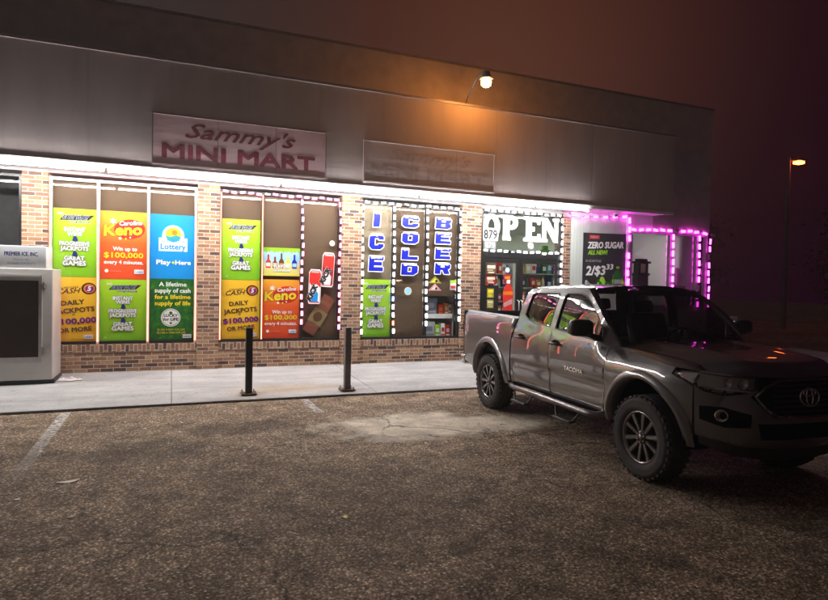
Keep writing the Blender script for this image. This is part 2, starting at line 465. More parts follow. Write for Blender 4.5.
# loose stones
def pebbles(name, n, area, smin, smax, mats):
    mb = MB()
    base = [(1, 0, 0), (-.5, .87, 0), (-.5, -.87, 0), (0, 0, .9), (.3, .3, .5)]
    for i in range(n):
        x = random.uniform(area[0], area[2]); y = random.uniform(area[1], area[3])
        s_ = smin*(smax/smin)**(random.random()**2.4); r = random.random()*6.28
        k = random.randint(4, 6)
        ring = [Vector((math.cos(r+2*PI*j/k)*s_*random.uniform(.7, 1.2), math.sin(r+2*PI*j/k)*s_*random.uniform(.6, 1.1), 0)) for j in range(k)]
        top = [v*.8+Vector((0, 0, s_*random.uniform(.15, .35))) for v in ring]
        o = Vector((x, y, -.001))
        mb.add([o+v for v in ring+top], [tuple(range(k, 2*k))]+[(j, (j+1) % k, k+(j+1) % k, k+j) for j in range(k)], random.choices(range(len(mats)), [.6, 4, 4, 1.2][:len(mats)])[0])
    return structure(mb.build(name, mats), 'stuff')
pebbles('gravel', 16000, (-4.5, -8.6, 5.5, -2.75), .003, .013,
        [plain('stone_dark', (.04, .034, .03), .9), plain('stone_brown', (.24, .20, .165), .9), plain('stone_pale', (.42, .375, .33), .9), plain('stone_white', (.70, .67, .62), .8)])

pebbles('white_gravel_chips', 260, (-4.5, -8.4, 5.5, -2.8), .010, .026, [plain('chip_white', (.80, .77, .72), .7), plain('chip_tan', (.62, .52, .40), .8)])
# litter
lf = MB()
def leaf_mesh(L, Wd, curl):
    mb = MB()
    mb.grid(lambda u, v: (L*(u-.5), Wd*(v-.5)*math.sin(PI*min(max(u, .04), .96))**.7, .010+curl*(u-.5)**2*2-abs(v-.5)*.012), 8, 4)
    return mb
o = leaf_mesh(.17, .07, .02).build('dry_leaf', plain('dry_leaf', (.85, .70, .58), .7, 0, .3, 30.)); o.location = (-.80, -5.74, 0); o.rotation_euler = (0, 0, .25)
tag(o, 'large curled tan dry leaf lying on the asphalt left of the middle', 'leaf')
o = leaf_mesh(.07, .035, .01).build('dry_leaf', plain('pale_leaf', (.72, .66, .5), .7, 0, .2, 30.)); o.location = (-.66, -6.6, 0); o.rotation_euler = (0, 0, .7)
tag(o, 'small pale dry leaf on the asphalt nearest the camera', 'leaf')
o = leaf_mesh(.055, .05, .02).build('wrapper', plain('yellow_wrapper', (.85, .74, .03), .4, 0, .3, 60.)); o.location = (1.22, -7.27, 0); o.rotation_euler = (0, 0, .4)
tag(o, 'small bright yellow crumpled wrapper on the foreground asphalt', 'litter')
mb = MB()
mb.grid(lambda u, v: (.30*(u-.5)*(1+.25*math.sin(7*v)), .20*(v-.5)*(1+.2*math.sin(5*u)), .01+.06*abs(math.sin(5*u+2*v)*math.cos(6*v-1.3*u))*math.sin(PI*u)*math.sin(PI*v)+.012*math.sin(23*u*v)), 16, 12, 0, False)
o = mb.build('plastic_bag', plain('white_plastic_bag', (.80, .72, .72), .4, 0, .15, 20.)); o.location = (-1.50, -.62, .10)
tag(o, 'crumpled white plastic bag on the pavement beside the ice freezer', 'litter')

# ================================================================ the building
BLD = thing('mini_mart_building', 'low brick mini mart with dark board fascia and lit glass front', 'building', (0, 0, 0))
FX1 = 10.9; EZ = 3.55; FY = -.9; FT = 5.33
# pillars
for x0, x1 in ((-2.28, -1.91), (.44, .82), (3.14, 3.56), (5.82, 6.29)):
    p = MB(); p.box(x0, -.045, .08, x1, .3, 3.50); p.build('brick_pillar', M['brick'], BLD)
p = MB(); p.box(8.47, -.03, .08, 8.68, .3, 3.50); p.build('brick_pillar', M['brick'], BLD)
# low brick walls under the windows, a soldier course on top
for x0, x1 in ((-7, -2.283), (-1.907, .437), (.823, 3.137), (3.563, 5.817)):
    p = MB(); p.box(x0, .0, .08, x1, .28, .475); p.build('sill_wall', M['brick'], BLD)
    p = MB(); p.box(x0, -.012, .477, x1, .30, .615); p.build('soldier_course', M['soldier'], BLD)
# header board above the glass
p = MB(); p.box(-7, -.055, 3.502, 6.30, .3, 3.548); p.build('header_board', plain('header_paint', (.22, .19, .19), .6), BLD)
# window openings: frame, panes, backing boards
def window(xs, z0, z1, frame, boards, label):
    f = MB(); w = .045
    for x in xs:
        a, b = (x, x+w) if x == xs[0] else ((x-w, x) if x == xs[-1] else (x-w/2, x+w/2))
        f.box(a, .015, z0, b, .10, z1)
    for a, b in zip(xs[:-1], xs[1:]):
        l = a+(w if a == xs[0] else w/2); r = b-(w if b == xs[-1] else w/2)
        f.box(l, .017, z0, r, .098, z0+w, 1); f.box(l, .017, z1-w, r, .098, z1)
    fr = f.build('window', [frame, M['alu_dark']], BLD)
    for i, (a, b) in enumerate(zip(xs[:-1], xs[1:])):
        pn = MB(); pn.add([(a+.02, .06, z0+.02), (b-.02, .06, z0+.02), (b-.02, .06, z1-.02), (a+.02, .06, z1-.02)], [(0, 1, 2, 3)])
        o = pn.build('pane', M['glass'], fr)
        bd = boards[i]
        if bd:
            q = MB(); q.box(a-.01, .15+.002*i, bd[1] if len(bd) > 1 else z0, b+.01, .17+.002*i, z1+.02); q.build('backing_board', bd[0], fr)
    return fr
Z0, Z1 = .617, 3.45
bb, bt = (M['board_brown'],), (M['board_tan'],)
window([-1.905, -1.17, -.38, .435], Z0, Z1, M['alu_white'], [bb, bb, bb], '')
window([.825, 1.60, 2.36, 3.135], Z0, Z1, M['alu_dark'], [bb, bb, bb], '')
window([3.565, 4.27, 5.02, 5.815], Z0, Z1, M['alu_dark'], [bt, bb, (M['board_brown'], 1.52)], '')
window([-3.5, -2.285], 1.95, 3.45, M['alu_dark'], [None], '')
p = MB(); p.box(-7, .02, .617, -2.285, .28, 1.948); p.build('lower_wall', M['brick'], BLD)
p = MB(); p.box(-7, .02, 1.95, -3.502, .28, 3.5); p.build('side_wall', M['brick'], BLD)
# dark room behind the far-left window
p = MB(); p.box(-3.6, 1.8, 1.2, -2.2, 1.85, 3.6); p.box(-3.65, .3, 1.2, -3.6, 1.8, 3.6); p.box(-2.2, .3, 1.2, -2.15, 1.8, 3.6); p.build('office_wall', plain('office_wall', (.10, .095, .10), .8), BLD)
# shallow display behind the right pane of the beer window
p = MB(); p.box(5.0, .75, .5, 5.82, .78, 1.6); p.box(4.98, .175, .5, 5.0, .75, 1.6); p.box(5.82, .175, .5, 5.84, .75, 1.6); p.box(5.0, .175, 1.56, 5.82, .75, 1.6); p.box(5.0, .175, .55, 5.82, .75, .60)
p.build('display_recess', plain('display_recess', (.45, .42, .38), .7), BLD)
# main shell behind, roof
p = MB(); p.box(-7, .32, 3.56, 12.80, .5, FT-.1); p.box(-7, 11, 0, 12.80, 11.2, FT-.1); p.box(-7.2, .3, 0, -7, 11.2, FT-.1); p.build('shell_wall', M['stucco'], BLD)
p = MB(); p.box(-7, .5, FT-.25, 12.69, 11, FT-.15); p.build('roof', M['roof'], BLD)
# canopy: soffit and board fascia
p = MB(); p.box(-7, FY+.03, EZ+.002, FX1-.03, .32, EZ+.04); p.build('soffit', M['soffit'], BLD)
p = MB(); p.box(-7, FY-.03, EZ-.03, FX1, FY+.03, FT); p.box(FX1-.04, FY+.03, EZ+.045, FX1, -.302, FT-.042); p.build('fascia', M['fascia'], BLD)
p = MB(); p.box(-7, FY-.05, FT, FX1+.02, FY+.10, FT+.045); p.box(-7, FY+.10, FT-.04, FX1, -.30, FT); p.build('coping', M['coping'], BLD)
p = MB()
p.box(-7, FY-.045, EZ-.035, FX1+.01, FY-.031, EZ+.03); p.build('drip_edge', M['white_trim'], BLD)
# raised end wall on the right with its pink-lit windows below
p = MB(); p.box(10.905, -.30, 3.30, 12.80, .3, 6.36); p.build('end_wall', M['stucco'], BLD)
p = MB(); p.box(-7, -.298, FT-.2, 10.903, .3, 6.36); p.build('upper_wall', M['stucco'], BLD)
p = MB(); p.box(-7, -.33, 6.36, 12.83, .33, 6.40); p.build('coping', M['coping'], BLD)
p = MB(); p.box(12.70, .3, 0, 12.80, 11.2, 6.2); p.build('gable_wall', M['stucco'], BLD)
# angled siding wall beside the door
AX, AY, CX, CY = 8.68, -.02, 10.14, -.30
ang = math.atan2(CY-AY, CX-AX)
p = MB(); L = math.hypot(CX-AX, CY-AY); p.box(0, 0, 0, L, .08, 3.46)
sd = p.build('siding_wall', M['siding'], BLD); sd.location = (AX, AY, .09); sd.rotation_euler = (0, 0, ang)
p = MB(); p.box(CX-.05, -.312, .09, CX+.05, -.22, 3.548); p.build('corner_trim', M['white_trim'], BLD)
p = MB(); p.box(CX+.051, -.30, .09, 12.80, -.15, 1.30); p.build('low_wall', M['stucco'], BLD)
p = MB(); p.box(CX+.051, -.301, 3.18, 10.904, -.15, 3.548); p.build('upper_wall', M['white_trim'], BLD)
p = MB(); p.box(10.906, -.302, 3.18, 12.80, -.15, 3.298); p.build('upper_wall', M['stucco'], BLD)
BLIND, nt_, out_ = new_mat('thin_grey_blind')
d_ = N(nt_, 'ShaderNodeBsdfDiffuse', Color=(.68, .66, .66, 1)); t_ = N(nt_, 'ShaderNodeBsdfTranslucent', Color=(.60, .56, .57, 1)); m_ = N(nt_, 'ShaderNodeMixShader'); m_.inputs[0].default_value = .45
nt_.links.new(d_.outputs[0], m_.inputs[1]); nt_.links.new(t_.outputs[0], m_.inputs[2]); nt_.links.new(m_.outputs[0], out_.inputs['Surface'])
def side_window(xs, z0, z1):
    f = MB()
    for x in xs: f.box(x-.035, -.295, z0, x+.035, -.20, z1)
    for a, b in zip(xs[:-1], xs[1:]): f.box(a+.035, -.29, z0, b-.035, -.205, z0+.05); f.box(a+.035, -.29, z1-.05, b-.035, -.205, z1)
    fr = f.build('window', plain('grey_frame', (.22, .20, .21), .5), BLD)
    for a, b in zip(xs[:-1], xs[1:]):
        pn = MB(); pn.add([(a+.03, -.25, z0+.02), (b-.04, -.25, z0+.02), (b-.04, -.25, z1-.02), (a+.04, -.25, z1-.02)], [(0, 1, 2, 3)])
        pn.build('pane', M['glass'], fr)
        bl = MB(); bl.add([(a, .10, z0-.02), (b, .10, z0-.02), (b, .10, z1+.02), (a, .10, z1+.02)], [(0, 1, 2, 3)]); bl.build('blind', BLIND, fr)
side_window([CX+.13, 11.53, 12.42, 12.73], 1.31, 3.175)
# entrance: frame, two leaves, transom
ent = MB()
D0, D1, DM = 6.295, 8.465, 7.33
for x0, x1 in ((D0, D0+.06), (D1-.07, D1)): ent.box(x0, -.01, .12, x1, .09, 3.47)
ent.box(D0+.06, -.008, 2.40, D1-.07, .088, 2.56); ent.box(D0+.06, -.008, 3.42, D1-.07, .088, 3.47)
DRF = ent.build('door_frame', M['alu_dark'], BLD)
p = MB(); p.box(D0, -.02, 3.472, 8.70, .3, 3.546); p.build('door_header', plain('header_paint', (.22, .19, .19), .6), BLD)
pn = MB(); pn.add([(D0+.05, .04, 2.55), (D1-.06, .04, 2.55), (D1-.06, .04, 3.43), (D0+.05, .04, 3.43)], [(0, 1, 2, 3)]); pn.build('transom_pane', M['glass'], DRF)
for a, b in ((D0+.062, DM-.003), (DM+.003, D1-.072)):
    lf = MB(); w = .085
    lf.box(a, 0, .14, a+w, .05, 2.395); lf.box(b-w, 0, .14, b, .05, 2.395); lf.box(a+w, .002, .14, b-w, .048, .40); lf.box(a+w, .002, 2.29, b-w, .048, 2.395)
    dr = lf.build('door', M['alu_dark'], BLD)
    pn = MB(); pn.add([(a+w-.01, .025, .39), (b-w+.01, .025, .39), (b-w+.01, .025, 2.3), (a+w-.01, .025, 2.3)], [(0, 1, 2, 3)]); pn.build('pane', M['glass'], dr)
    hx = b-w/2 if a < DM-.5 else a+w/2
    h = MB(); h.tube([(hx, 0, 1.0), (hx, -.06, 1.02), (hx, -.07, 1.15), (hx, -.07, 1.30), (hx, -.06, 1.43), (hx, 0, 1.45)], .014); h.build('handle', M['steel'], dr)
# shop interior behind the entrance
p = MB(); p.box(5.84, 4.6, 0, 12.2, 4.7, 3.5); p.box(5.84, .32, 0, 5.9, 4.6, 3.5); p.box(12.14, .32, 0, 12.2, 4.6, 3.5); p.box(8.7, .29, 0, 10.25, .315, 3.5)
p.build('interior_wall', plain('pale_green_wall', (.50, .54, .46), .8, 0, .1, 1.), BLD)
p = MB(); p.box(5.9, .32, 3.40, 12.14, 4.6, 3.5); p.build('interior_ceiling', plain('ceiling_tile', (.55, .55, .52), .9), BLD)
p = MB(); p.box(5.9, .1, .05, 12.14, 4.6, .14); p.build('interior_floor', plain('vinyl_floor', (.30, .27, .23), .35), BLD)
for x in (6.08, 11.7):
    p = MB(); p.box(x-.09, .8, 3.34, x+.09, 3.6, 3.397); c_ = p.build('ceiling_light', [M['white_trim']], BLD)
    p = MB(); p.box(x-.07, .82, 3.32, x+.07, 3.58, 3.338); p.build('diffuser', ROOM, c_)
# ================================================================ soffit tubes
x = -6.45; i = 0
names = ['above the frosted ice freezer left edge', 'above the wall left of the freezer', 'above the left lottery window', 'above the first brick pillar and middle window', 'above the middle window cans', 'above the blue ice lettering', 'above the beer lettering', 'above the entrance transom', 'above the entrance right side', 'above the angled siding wall', 'at the far right end of the canopy']
xs = [-6.48, -3.72, -.965, 1.77, 4.40, 7.05, 8.45]
lab = ['leftmost fluorescent tube fitting under the canopy, cut off by the left edge', 'fluorescent tube fitting under the canopy above the left lottery posters', 'fluorescent tube fitting under the canopy above the middle window posters', 'fluorescent tube fitting under the canopy above the blue ice letters', 'fluorescent tube fitting under the canopy just left of the entrance', 'shorter fluorescent tube fitting above the entrance right side']
for a, b, l in zip(xs[:-1], xs[1:], lab):
    t = thing('tube_light', l, 'light fitting', (a, FY, EZ), 'tube lights under the canopy')
    p = MB(); p.box(a+.02, FY-.028, EZ-.072, b-.02, FY+.07, EZ-.036); p.box(a+.012, FY-.08, EZ-.112, a+.03, FY+.03, EZ-.073); p.box(b-.03, FY-.08, EZ-.112, b-.012, FY+.03, EZ-.073)
    p.build('housing', M['white_trim'], t)
    p = MB(); p.tube([(a+.031, FY-.052, EZ-.088), (b-.031, FY-.052, EZ-.088)], .014, 8); p.build('tube', TUBE, t)

# ================================================================ LED strings
GRP = 'LED light strings on the shop front'
CORD = plain('cord_white', (.5, .5, .5), .6)
DEAD = plain('unlit_diode', (.42, .40, .42), .4)
CORDB = plain('cord_black', (.03, .03, .03), .6)
def led_string(label, path, m, pitch=.16, size=(.095, .042), cord=CORDB, skip=()):
    r = thing('light_string', label, 'LED lights', path[0], GRP)
    c = MB(); c.tube(path, .006, 6); c.build('cord', cord, r)
    mb = MB(); mb.rbox(-size[1]/2, -.008, -size[0]/2, size[1]/2, .008, size[0]/2, .006)
    proto = None; k = 0
    for a, b in zip(path[:-1], path[1:]):
        a, b = Vector(a), Vector(b); d = b-a; L_ = d.length; n = max(1, int(L_/pitch))
        rot = math.atan2(d.x, d.z); yaw = math.atan2(d.y, d.x) if abs(d.x) > .05 else 0
        for i in range(n):
            p = a+d*((i+.5)/n)
            if proto is None: proto = o = mb.build('diode', m, r, True)
            else:
                o = proto.copy(); COL.objects.link(o); o.parent = r
            if k in skip: o.material_slots[0].link = 'OBJECT'; o.material_slots[0].material = L_BLUE if k % 2 else L_RED
            elif k > 0 and random.random() < .03: o.material_slots[0].link = 'OBJECT'; o.material_slots[0].material = DEAD
            k += 1
            flat = abs(d.x) > .3; ph = (i+.5)/n*L_/.48
            sag = Vector((0, 0, -.022*abs(math.sin(PI*ph)))) if flat else Vector((.010*math.sin(4.1*p.z+7*p.x)+.005*math.sin(11*p.z), 0, 0))
            o.location = p+sag-r.location+Vector((random.uniform(-.005, .005), -.012, random.uniform(-.006, .006)))
            o.rotation_euler = (0, rot+random.uniform(-.09, .09)+(.10*math.cos(PI*ph) if flat else 0), yaw)
    return r
def led_rope(label, path, m, rad=.011):
    r = thing('light_strip', label, 'LED lights', path[0], GRP)
    c = MB(); c.tube(path, rad, 8); c.build('glowing_tube', m, r)
    b = MB(); b.tube([Vector(p)+Vector((0, rad*.9, 0)) for p in path], rad*.8, 6); b.build('backing_track', CORD, r)
    return r
y = -.004
led_rope('coral LED strip down the left edge of the left window', [(-1.885, y, .66), (-1.885, y, 3.40)], L_RED)
led_rope('coral LED strip between green and keno posters of left window', [(-1.17, y, .66), (-1.17, y, 3.40)], L_RED)
led_rope('coral LED strip between the keno and blue lottery posters', [(-.38, y, .66), (-.38, y, 3.40)], L_RED)
led_rope('coral LED strip down the right edge of the left window', [(.415, y, .66), (.415, y, 3.40)], L_RED)
led_rope('coral LED strip along the top of the left window', [(-1.885, y, 3.43), (.415, y, 3.43)], L_RED)
led_rope('coral LED strip down the left edge of the middle window', [(.845, y, .66), (.845, y, 3.40)], L_RED)
led_rope('coral LED strip between green poster and bottle poster', [(1.60, y, .66), (1.60, y, 3.40)], L_RED)
led_string('rose LED string scalloped along the top of the middle window', [(.85, y, 3.43), (3.11, y, 3.43)], L_ROSE, .15)
led_string('rose LED string right of the bottle and keno posters', [(2.36, y, 3.40), (2.36, y, .90)], L_ROSE, .16)
led_string('rose LED string down the right edge of the middle window', [(3.115, y, 3.40), (3.115, y, .80)], L_ROSE, .16)
led_string('white LED string down the left edge of the ICE window', [(3.585, y, 3.40), (3.585, y, .70)], L_WHITE, .16)
led_string('white LED string between the ICE and COLD columns', [(4.27, y, 3.40), (4.27, y, .70)], L_WHITE, .16, skip=(11, 14))
led_string('white LED string between the COLD and BEER columns', [(5.02, y, 3.40), (5.02, y, .85)], L_WHITE, .16)
led_string('white LED string down the right edge of the BEER window', [(5.795, y, 3.40), (5.795, y, .95)], L_WHITE, .16, skip=(15,))
led_string('white LED string along the top of the ICE COLD BEER window', [(3.59, y, 3.43), (5.79, y, 3.43)], L_WHITE, .16)
led_string('white LED string along the top of the entrance transom', [(6.33, -.03, 3.445), (8.42, -.03, 3.445)], L_WHITE, .17)
led_string('white LED string across the header between door and transom', [(6.33, -.03, 2.56), (8.38, -.03, 2.56)], L_WHITE, .17)
led_string('white LED string down the right jamb of the entrance', [(8.43, -.03, 3.40), (8.43, -.03, 1.5)], L_WHITE, .17)
off = Vector((-math.sin(-ang), -math.cos(ang), 0))*.02
led_string('magenta LED string along the top of the angled siding wall', [(8.50, -.06, 3.46), (8.70, -.06, 3.43), (9.4, -.19, 3.46), (CX-.02, -.35, 3.50)], L_PINK, .19, (.12, .065), CORDB)
led_string('magenta LED string down the corner beside the zero sugar poster', [(CX, -.34, 3.50), (CX, -.34, 1.2)], L_PINK, .2, (.14, .07))
led_string('magenta LED string along the top of the right hand windows', [(CX+.03, -.335, 3.20), (11.53, -.335, 3.25), (12.42, -.335, 3.26), (12.79, -.335, 3.21), (12.97, -.335, 3.18)], L_PINK, .2, (.145, .062))
led_string('magenta LED string on the first mullion of the right windows', [(11.55, -.335, 3.18), (11.55, -.335, 1.3)], L_PINK, .2, (.14, .064))
led_string('magenta LED string on the second mullion of the right windows', [(12.43, -.335, 3.18), (12.43, -.335, 1.3)], L_PINK, .2, (.14, .064))
led_string('magenta LED string on the far right corner of the shop', [(12.78, -.335, 3.12), (12.78, -.335, 1.3)], L_PINK, .2, (.14, .052))
# ================================================================ posters and lettering
PY = .10
G_GREEN = None
def zone(name, stops, axis, a, b): return grad_mat(name, stops, axis, a, b)
GM = zone('print_lime_sheet', [(0, (.20, .50, .012)), (.6, (.32, .62, .012)), (1, (.40, .70, .03))], 2, 0, 1.15)
KM = zone('print_orange_red_sheet', [(0, (.80, .075, .02)), (.55, (.84, .12, .02)), (1, (.92, .42, .03))], 2, 0, 1.15)
CM = zone('print_yellow_sheet', [(0, (.92, .52, .02)), (.5, (.95, .60, .025)), (1, (.90, .52, .03))], 2, 0, 1.15)
def green_poster(x, z, w, h, label, ang=0., y=PY):
    s = Sheet(); k = h/1.16; c = w/2
    s.rect(0, 0, w, h, GM)
    s.poly([(c-.24, h-.20*k), (c+.20, h-.185*k), (c+.29, h-.10*k), (c-.17, h-.115*k)], BLK)
    s.text('FAST PLAY', c+.01, h-.175*k, .088*k, NAVY, width=.40, bold=.05, shear=.35, outline=WHT, ow=.03, rot=.02)
    s.text('progressive', c+.06, h-.235*k, .058*k, BLK, width=.32, bold=.03, shear=.2, outline=WHT, ow=.07)
    s.text('NC', c-.22, h-.105*k, .05*k, WHT, width=.08, bold=.05)
    for t, v, ww, sz in (('INSTANT', .385, .27, .085), ('WINS', .46, .19, .085), ('PROGRESSIVE', .625, .39, .085), ('JACKPOTS', .71, .36, .09), ('GREAT', .875, .26, .09), ('GAMES', .965, .30, .10)):
        s.text(t, c-.01, h-v*k, sz*k*1.12, WHT, width=ww*1.15, bold=.05, outline=BLK, ow=.035)
    for v in (.535, .79): s.text('&', c, h-v*k-.012, .105*k, NAVY, bold=.10, outline=BLK, ow=.02)
    s.text('NC', .09, .05, .03, WHT, bold=.03)
    return tag(s.build('poster', (x, y, z), None, ang), label, 'poster', 'lottery posters in the windows')
def keno_poster(x, z, w, h, label):
    s = Sheet(); k = h/1.16; c = w/2
    s.rect(0, 0, w, h, KM)
    s.disc(c+.09, h-.30*k, .25, RED, .17*k, rot=.1)
    s.star(c-.17, h-.17*k, .06, WHT, 6, .5)
    s.text('Carolina', c+.11, h-.225*k, .105*k, WHT, width=.36, bold=.03, shear=.15, rot=.09, outline=RED, ow=.06)
    s.text('Keno', c-.01, h-.40*k, .255*k, YEL, width=.60, bold=.042, shear=.1, rot=.07, outline=MAROON, ow=.03)
    s.star(c-.06, h-.46*k, .032, WHT, 6, .5); s.star(c+.03, h-.465*k, .024, YEL, 6, .5); s.star(c+.10, h-.44*k, .02, WHT, 5, .5)
    s.text('Win up to', c+.02, h-.67*k, .095*k, WHT, width=.38, bold=.034)
    s.text('$100,000', c, h-.79*k, .125*k, YEL, width=.62, bold=.034)
    s.text('every 4 minutes.', c, h-.90*k, .095*k, WHT, width=.62, bold=.034)
    s.disc(.10, .14*k, .03, WHT); s.rect(.15, .135*k, .33, .142*k, PINK)
    s.rect(w-.20, .10*k, w-.05, .17*k, WHT); s.text('Lottery', w-.125, .115*k, .05*k, BLUE, width=.12, bold=.03)
    return tag(s.build('poster', (x, PY, z)), label, 'poster', 'lottery posters in the windows')
def cash_poster(x, z, w, h, label):
    s = Sheet(); k = h/1.14; c = w/2
    s.rect(0, 0, w, h, CM)
    s.text('CAROLINA', c-.08, h-.20*k, .045*k, BROWN, width=.26, bold=.03, rot=.08, shear=.2)
    s.text('CASH', c-.09, h-.29*k, .125*k, BROWN, width=.36, bold=.034, rot=.08, shear=.35)
    s.disc(c+.21, h-.20*k, .115, BLK, .105*k); s.disc(c+.215, h-.20*k, .088, ORNG, .08*k); s.disc(c+.22, h-.205*k, .066, PURP, .06*k)
    s.text('5', c+.215, h-.24*k, .12*k, WHT, bold=.05, shear=.2)
    s.text('DAILY', c-.03, h-.49*k, .115*k, BROWN, width=.35, bold=.04, rot=.10)
    s.text('JACKPOTS', c+.0, h-.63*k, .12*k, BROWN, width=.60, bold=.04, rot=.10)
    s.text('of', c-.02, h-.68*k, .05*k, BROWN, bold=.03)
    s.text('$100,000', c+.01, h-.825*k, .135*k, PURP, width=.64, bold=.05, rot=.08)
    s.text('OR MORE', c+.01, h-.97*k, .115*k, BROWN, width=.50, bold=.04, rot=.09)
    s.rect(w-.20, .04, w-.05, .11, WHT); s.text('Lottery', w-.125, .058, .05, BLUE, width=.12, bold=.03)
    return tag(s.build('poster', (x, PY, z)), label, 'poster', 'lottery posters in the windows')
green_poster(-1.855, 1.775, .66, 1.165, 'lime green poster at the top left of the left window')
cash_poster(-1.855, .665, .66, 1.105, 'yellow daily jackpots poster partly hidden behind the ice freezer')
keno_poster(-1.145, 1.75, .74, 1.19, 'orange red keno poster at the top of the left window')
green_poster(-1.145, .665, .74, 1.08, 'lime green poster under the keno poster of the left window')
s = Sheet(); w, h = .765, 1.16
s.rect(0, 0, w, h, BLUE)
s.disc(w/2, h-.38, .185, WHT, .19); s.rect(w/2-.24, h-.66, w/2+.24, h-.42, WHT)
s.disc(w/2, h-.365, .135, YEL, .13); s.disc(w/2+.02, h-.32, .05, ORNG)
s.poly([(w/2-.135, h-.37), (w/2-.05, h-.40), (w/2+.05, h-.365), (w/2+.135, h-.40), (w/2+.10, h-.46), (w/2, h-.495), (w/2-.10, h-.46)], TEAL)
s.text('NC EDUCATION', w/2, h-.50, .055, BLUE, width=.38, bold=.03)
s.text('Lottery', w/2, h-.625, .145, BLUE, width=.42, bold=.034)
s.text('Play', w/2-.16, h-.90, .115, WHT, width=.23, bold=.035); s.text('Here', w/2+.17, h-.90, .115, WHT, width=.26, bold=.035); s.star(w/2, h-.865, .035, YEL, 4, .4)
tag(s.build('poster', (-.352, PY, 1.775)), 'bright blue Play Here poster with round sun and wave emblem', 'poster', 'lottery posters in the windows')
def leafy():
    m, nt, out = new_mat('print_leafy_green')
    f = noise(nt, objco(nt), 9., 4, .6)
    principled(nt, out, ramp(nt, f, [(.35, (.008, .085, .012)), (.55, (.016, .15, .018)), (.72, (.06, .27, .03))]), .45, 0, None, .3)
    return m
s = Sheet(); h = 1.105
s.rect(0, 0, w, h, leafy())
for t, v, m in (('A lifetime', .13, WHT), ('supply of cash', .245, WHT), ('for a lifetime', .36, YEL), ('supply of life', .475, YEL)):
    s.text(t, w/2-.0, h-v, .108, m, width=.46 if 'A l' in t else .60, bold=.035)
s.disc(w/2-.03, h-.70, .165, WHT, .165)
s.disc(w/2-.03, h-.70, .15, DGRN, .15); s.disc(w/2-.03, h-.70, .142, WHT, .142)
s.text('LUCKY', w/2-.03, h-.685, .07, BLK, width=.23, bold=.05); s.text('for LIFE', w/2-.03, h-.755, .07, BLK, width=.25, bold=.05)
s.disc(w/2-.03, h-.615, .028, DGRN); s.disc(w/2-.03, h-.80, .02, DGRN)
s.text('$1,000 A DAY FOR LIFE', w/2-.02, .17, .05, YEL, width=.46, bold=.02); s.text('$25,000 A YEAR FOR LIFE', w/2-.02, .115, .05, YEL, width=.48, bold=.02)
s.rect(w-.21, .03, w-.06, .10, WHT); s.text('Lottery', w-.135, .048, .05, BLUE, width=.12, bold=.03)
tag(s.build('poster', (-.352, PY, .665)), 'dark green leafy lifetime supply poster under the blue poster', 'poster', 'lottery posters in the windows')
green_poster(.875, 1.785, .70, 1.14, 'lime green poster at the top left of the middle window')
cash_poster(.875, .665, .70, 1.115, 'yellow daily jackpots poster in full view behind the black bollard')
keno_poster(1.63, .665, .705, 1.14, 'orange red keno poster at the bottom of the middle window')
# drinks poster with a row of bottles
s = Sheet(); w, h = .705, .545
BG = zone('print_sky_to_yellow', [(0, (.80, .70, .10)), (.35, (.75, .78, .35)), (.6, (.35, .66, .85)), (1, (.45, .74, .88))], 2, 0, .545)
s.rect(0, 0, w, h, BG)
gp = [(0, h), (0, h-.07)]+[(w*i/22, h-.055-.05*((i*7) % 5)/4) for i in range(1, 22)]+[(w, h-.07), (w, h)]
s.poly(gp[::-1], LIME)
for i, (m, hh) in enumerate(((RED, .26), (MAROON, .22), (BROWN, .29), (YEL, .23), (ROYAL, .27))):
    u = .10+.125*i; b = .15
    s.poly([(u-.045, b), (u+.045, b), (u+.05, b+hh*.45), (u+.018, b+hh*.65), (u+.018, b+hh), (u-.018, b+hh), (u-.018, b+hh*.65), (u-.05, b+hh*.45)], m)
    s.rect(u-.04, b+.03, u+.04, b+.10, (WHT, CREAM, ORNG, WHT, SKYB)[i])
s.text('FLAVORS', .36, .155, .10, WHT, width=.30, bold=.05, outline=MAROON, ow=.03, rot=.06); s.text('of the season', .36, .085, .07, WHT, width=.32, bold=.04, outline=MAROON, ow=.03, rot=.04)
tag(s.build('poster', (1.63, PY, 1.875)), 'small bright poster showing five coloured bottles under green grass', 'poster')
# can shaped cut-outs
def can_sticker(x, z, w, h, rot, top, mid, low, label, y=.048):
    s = Sheet()
    def can(k): return [(-.42*w*k, -.5*h*k), (.42*w*k, -.5*h*k), (.5*w*k, -.44*h*k), (.5*w*k, .40*h*k), (.36*w*k, .5*h*k), (-.36*w*k, .5*h*k), (-.5*w*k, .40*h*k), (-.5*w*k, -.44*h*k)]
    s.poly(can(1.07), WHT); s.poly(can(1.), top)
    s.poly([(-.47*w, -.46*h), (.47*w, -.46*h), (.47*w, -.02*h), (.12*w, .08*h), (-.20*w, .0), (-.47*w, .12*h)], mid)
    s.poly([(-.28*w, -.47*h), (.30*w, -.47*h), (.32*w, -.20*h), (.05*w, -.10*h), (-.24*w, -.16*h)], low)
    s.rect(-.34*w, .43*h, .34*w, .48*h, GREY)
    s.text('KICK', -.02*w, -.22*h, .62*w, BLK, width=.52*h, bold=.08, rot=1.15, shear=.2, outline=WHT, ow=.03)
    o = s.build('window_sticker', (x, y, z)); o.rotation_euler = (0, rot, 0)
    return tag(o, label, 'sticker')
can_sticker(2.63, 1.68, .23, .64, .03, RED, WHT, BLUE, 'red can cut-out sticker with white and blue bottom')
can_sticker(2.89, 2.02, .23, .64, .06, RED, MAROON, WHT, 'maroon and red can cut-out sticker higher on the glass')
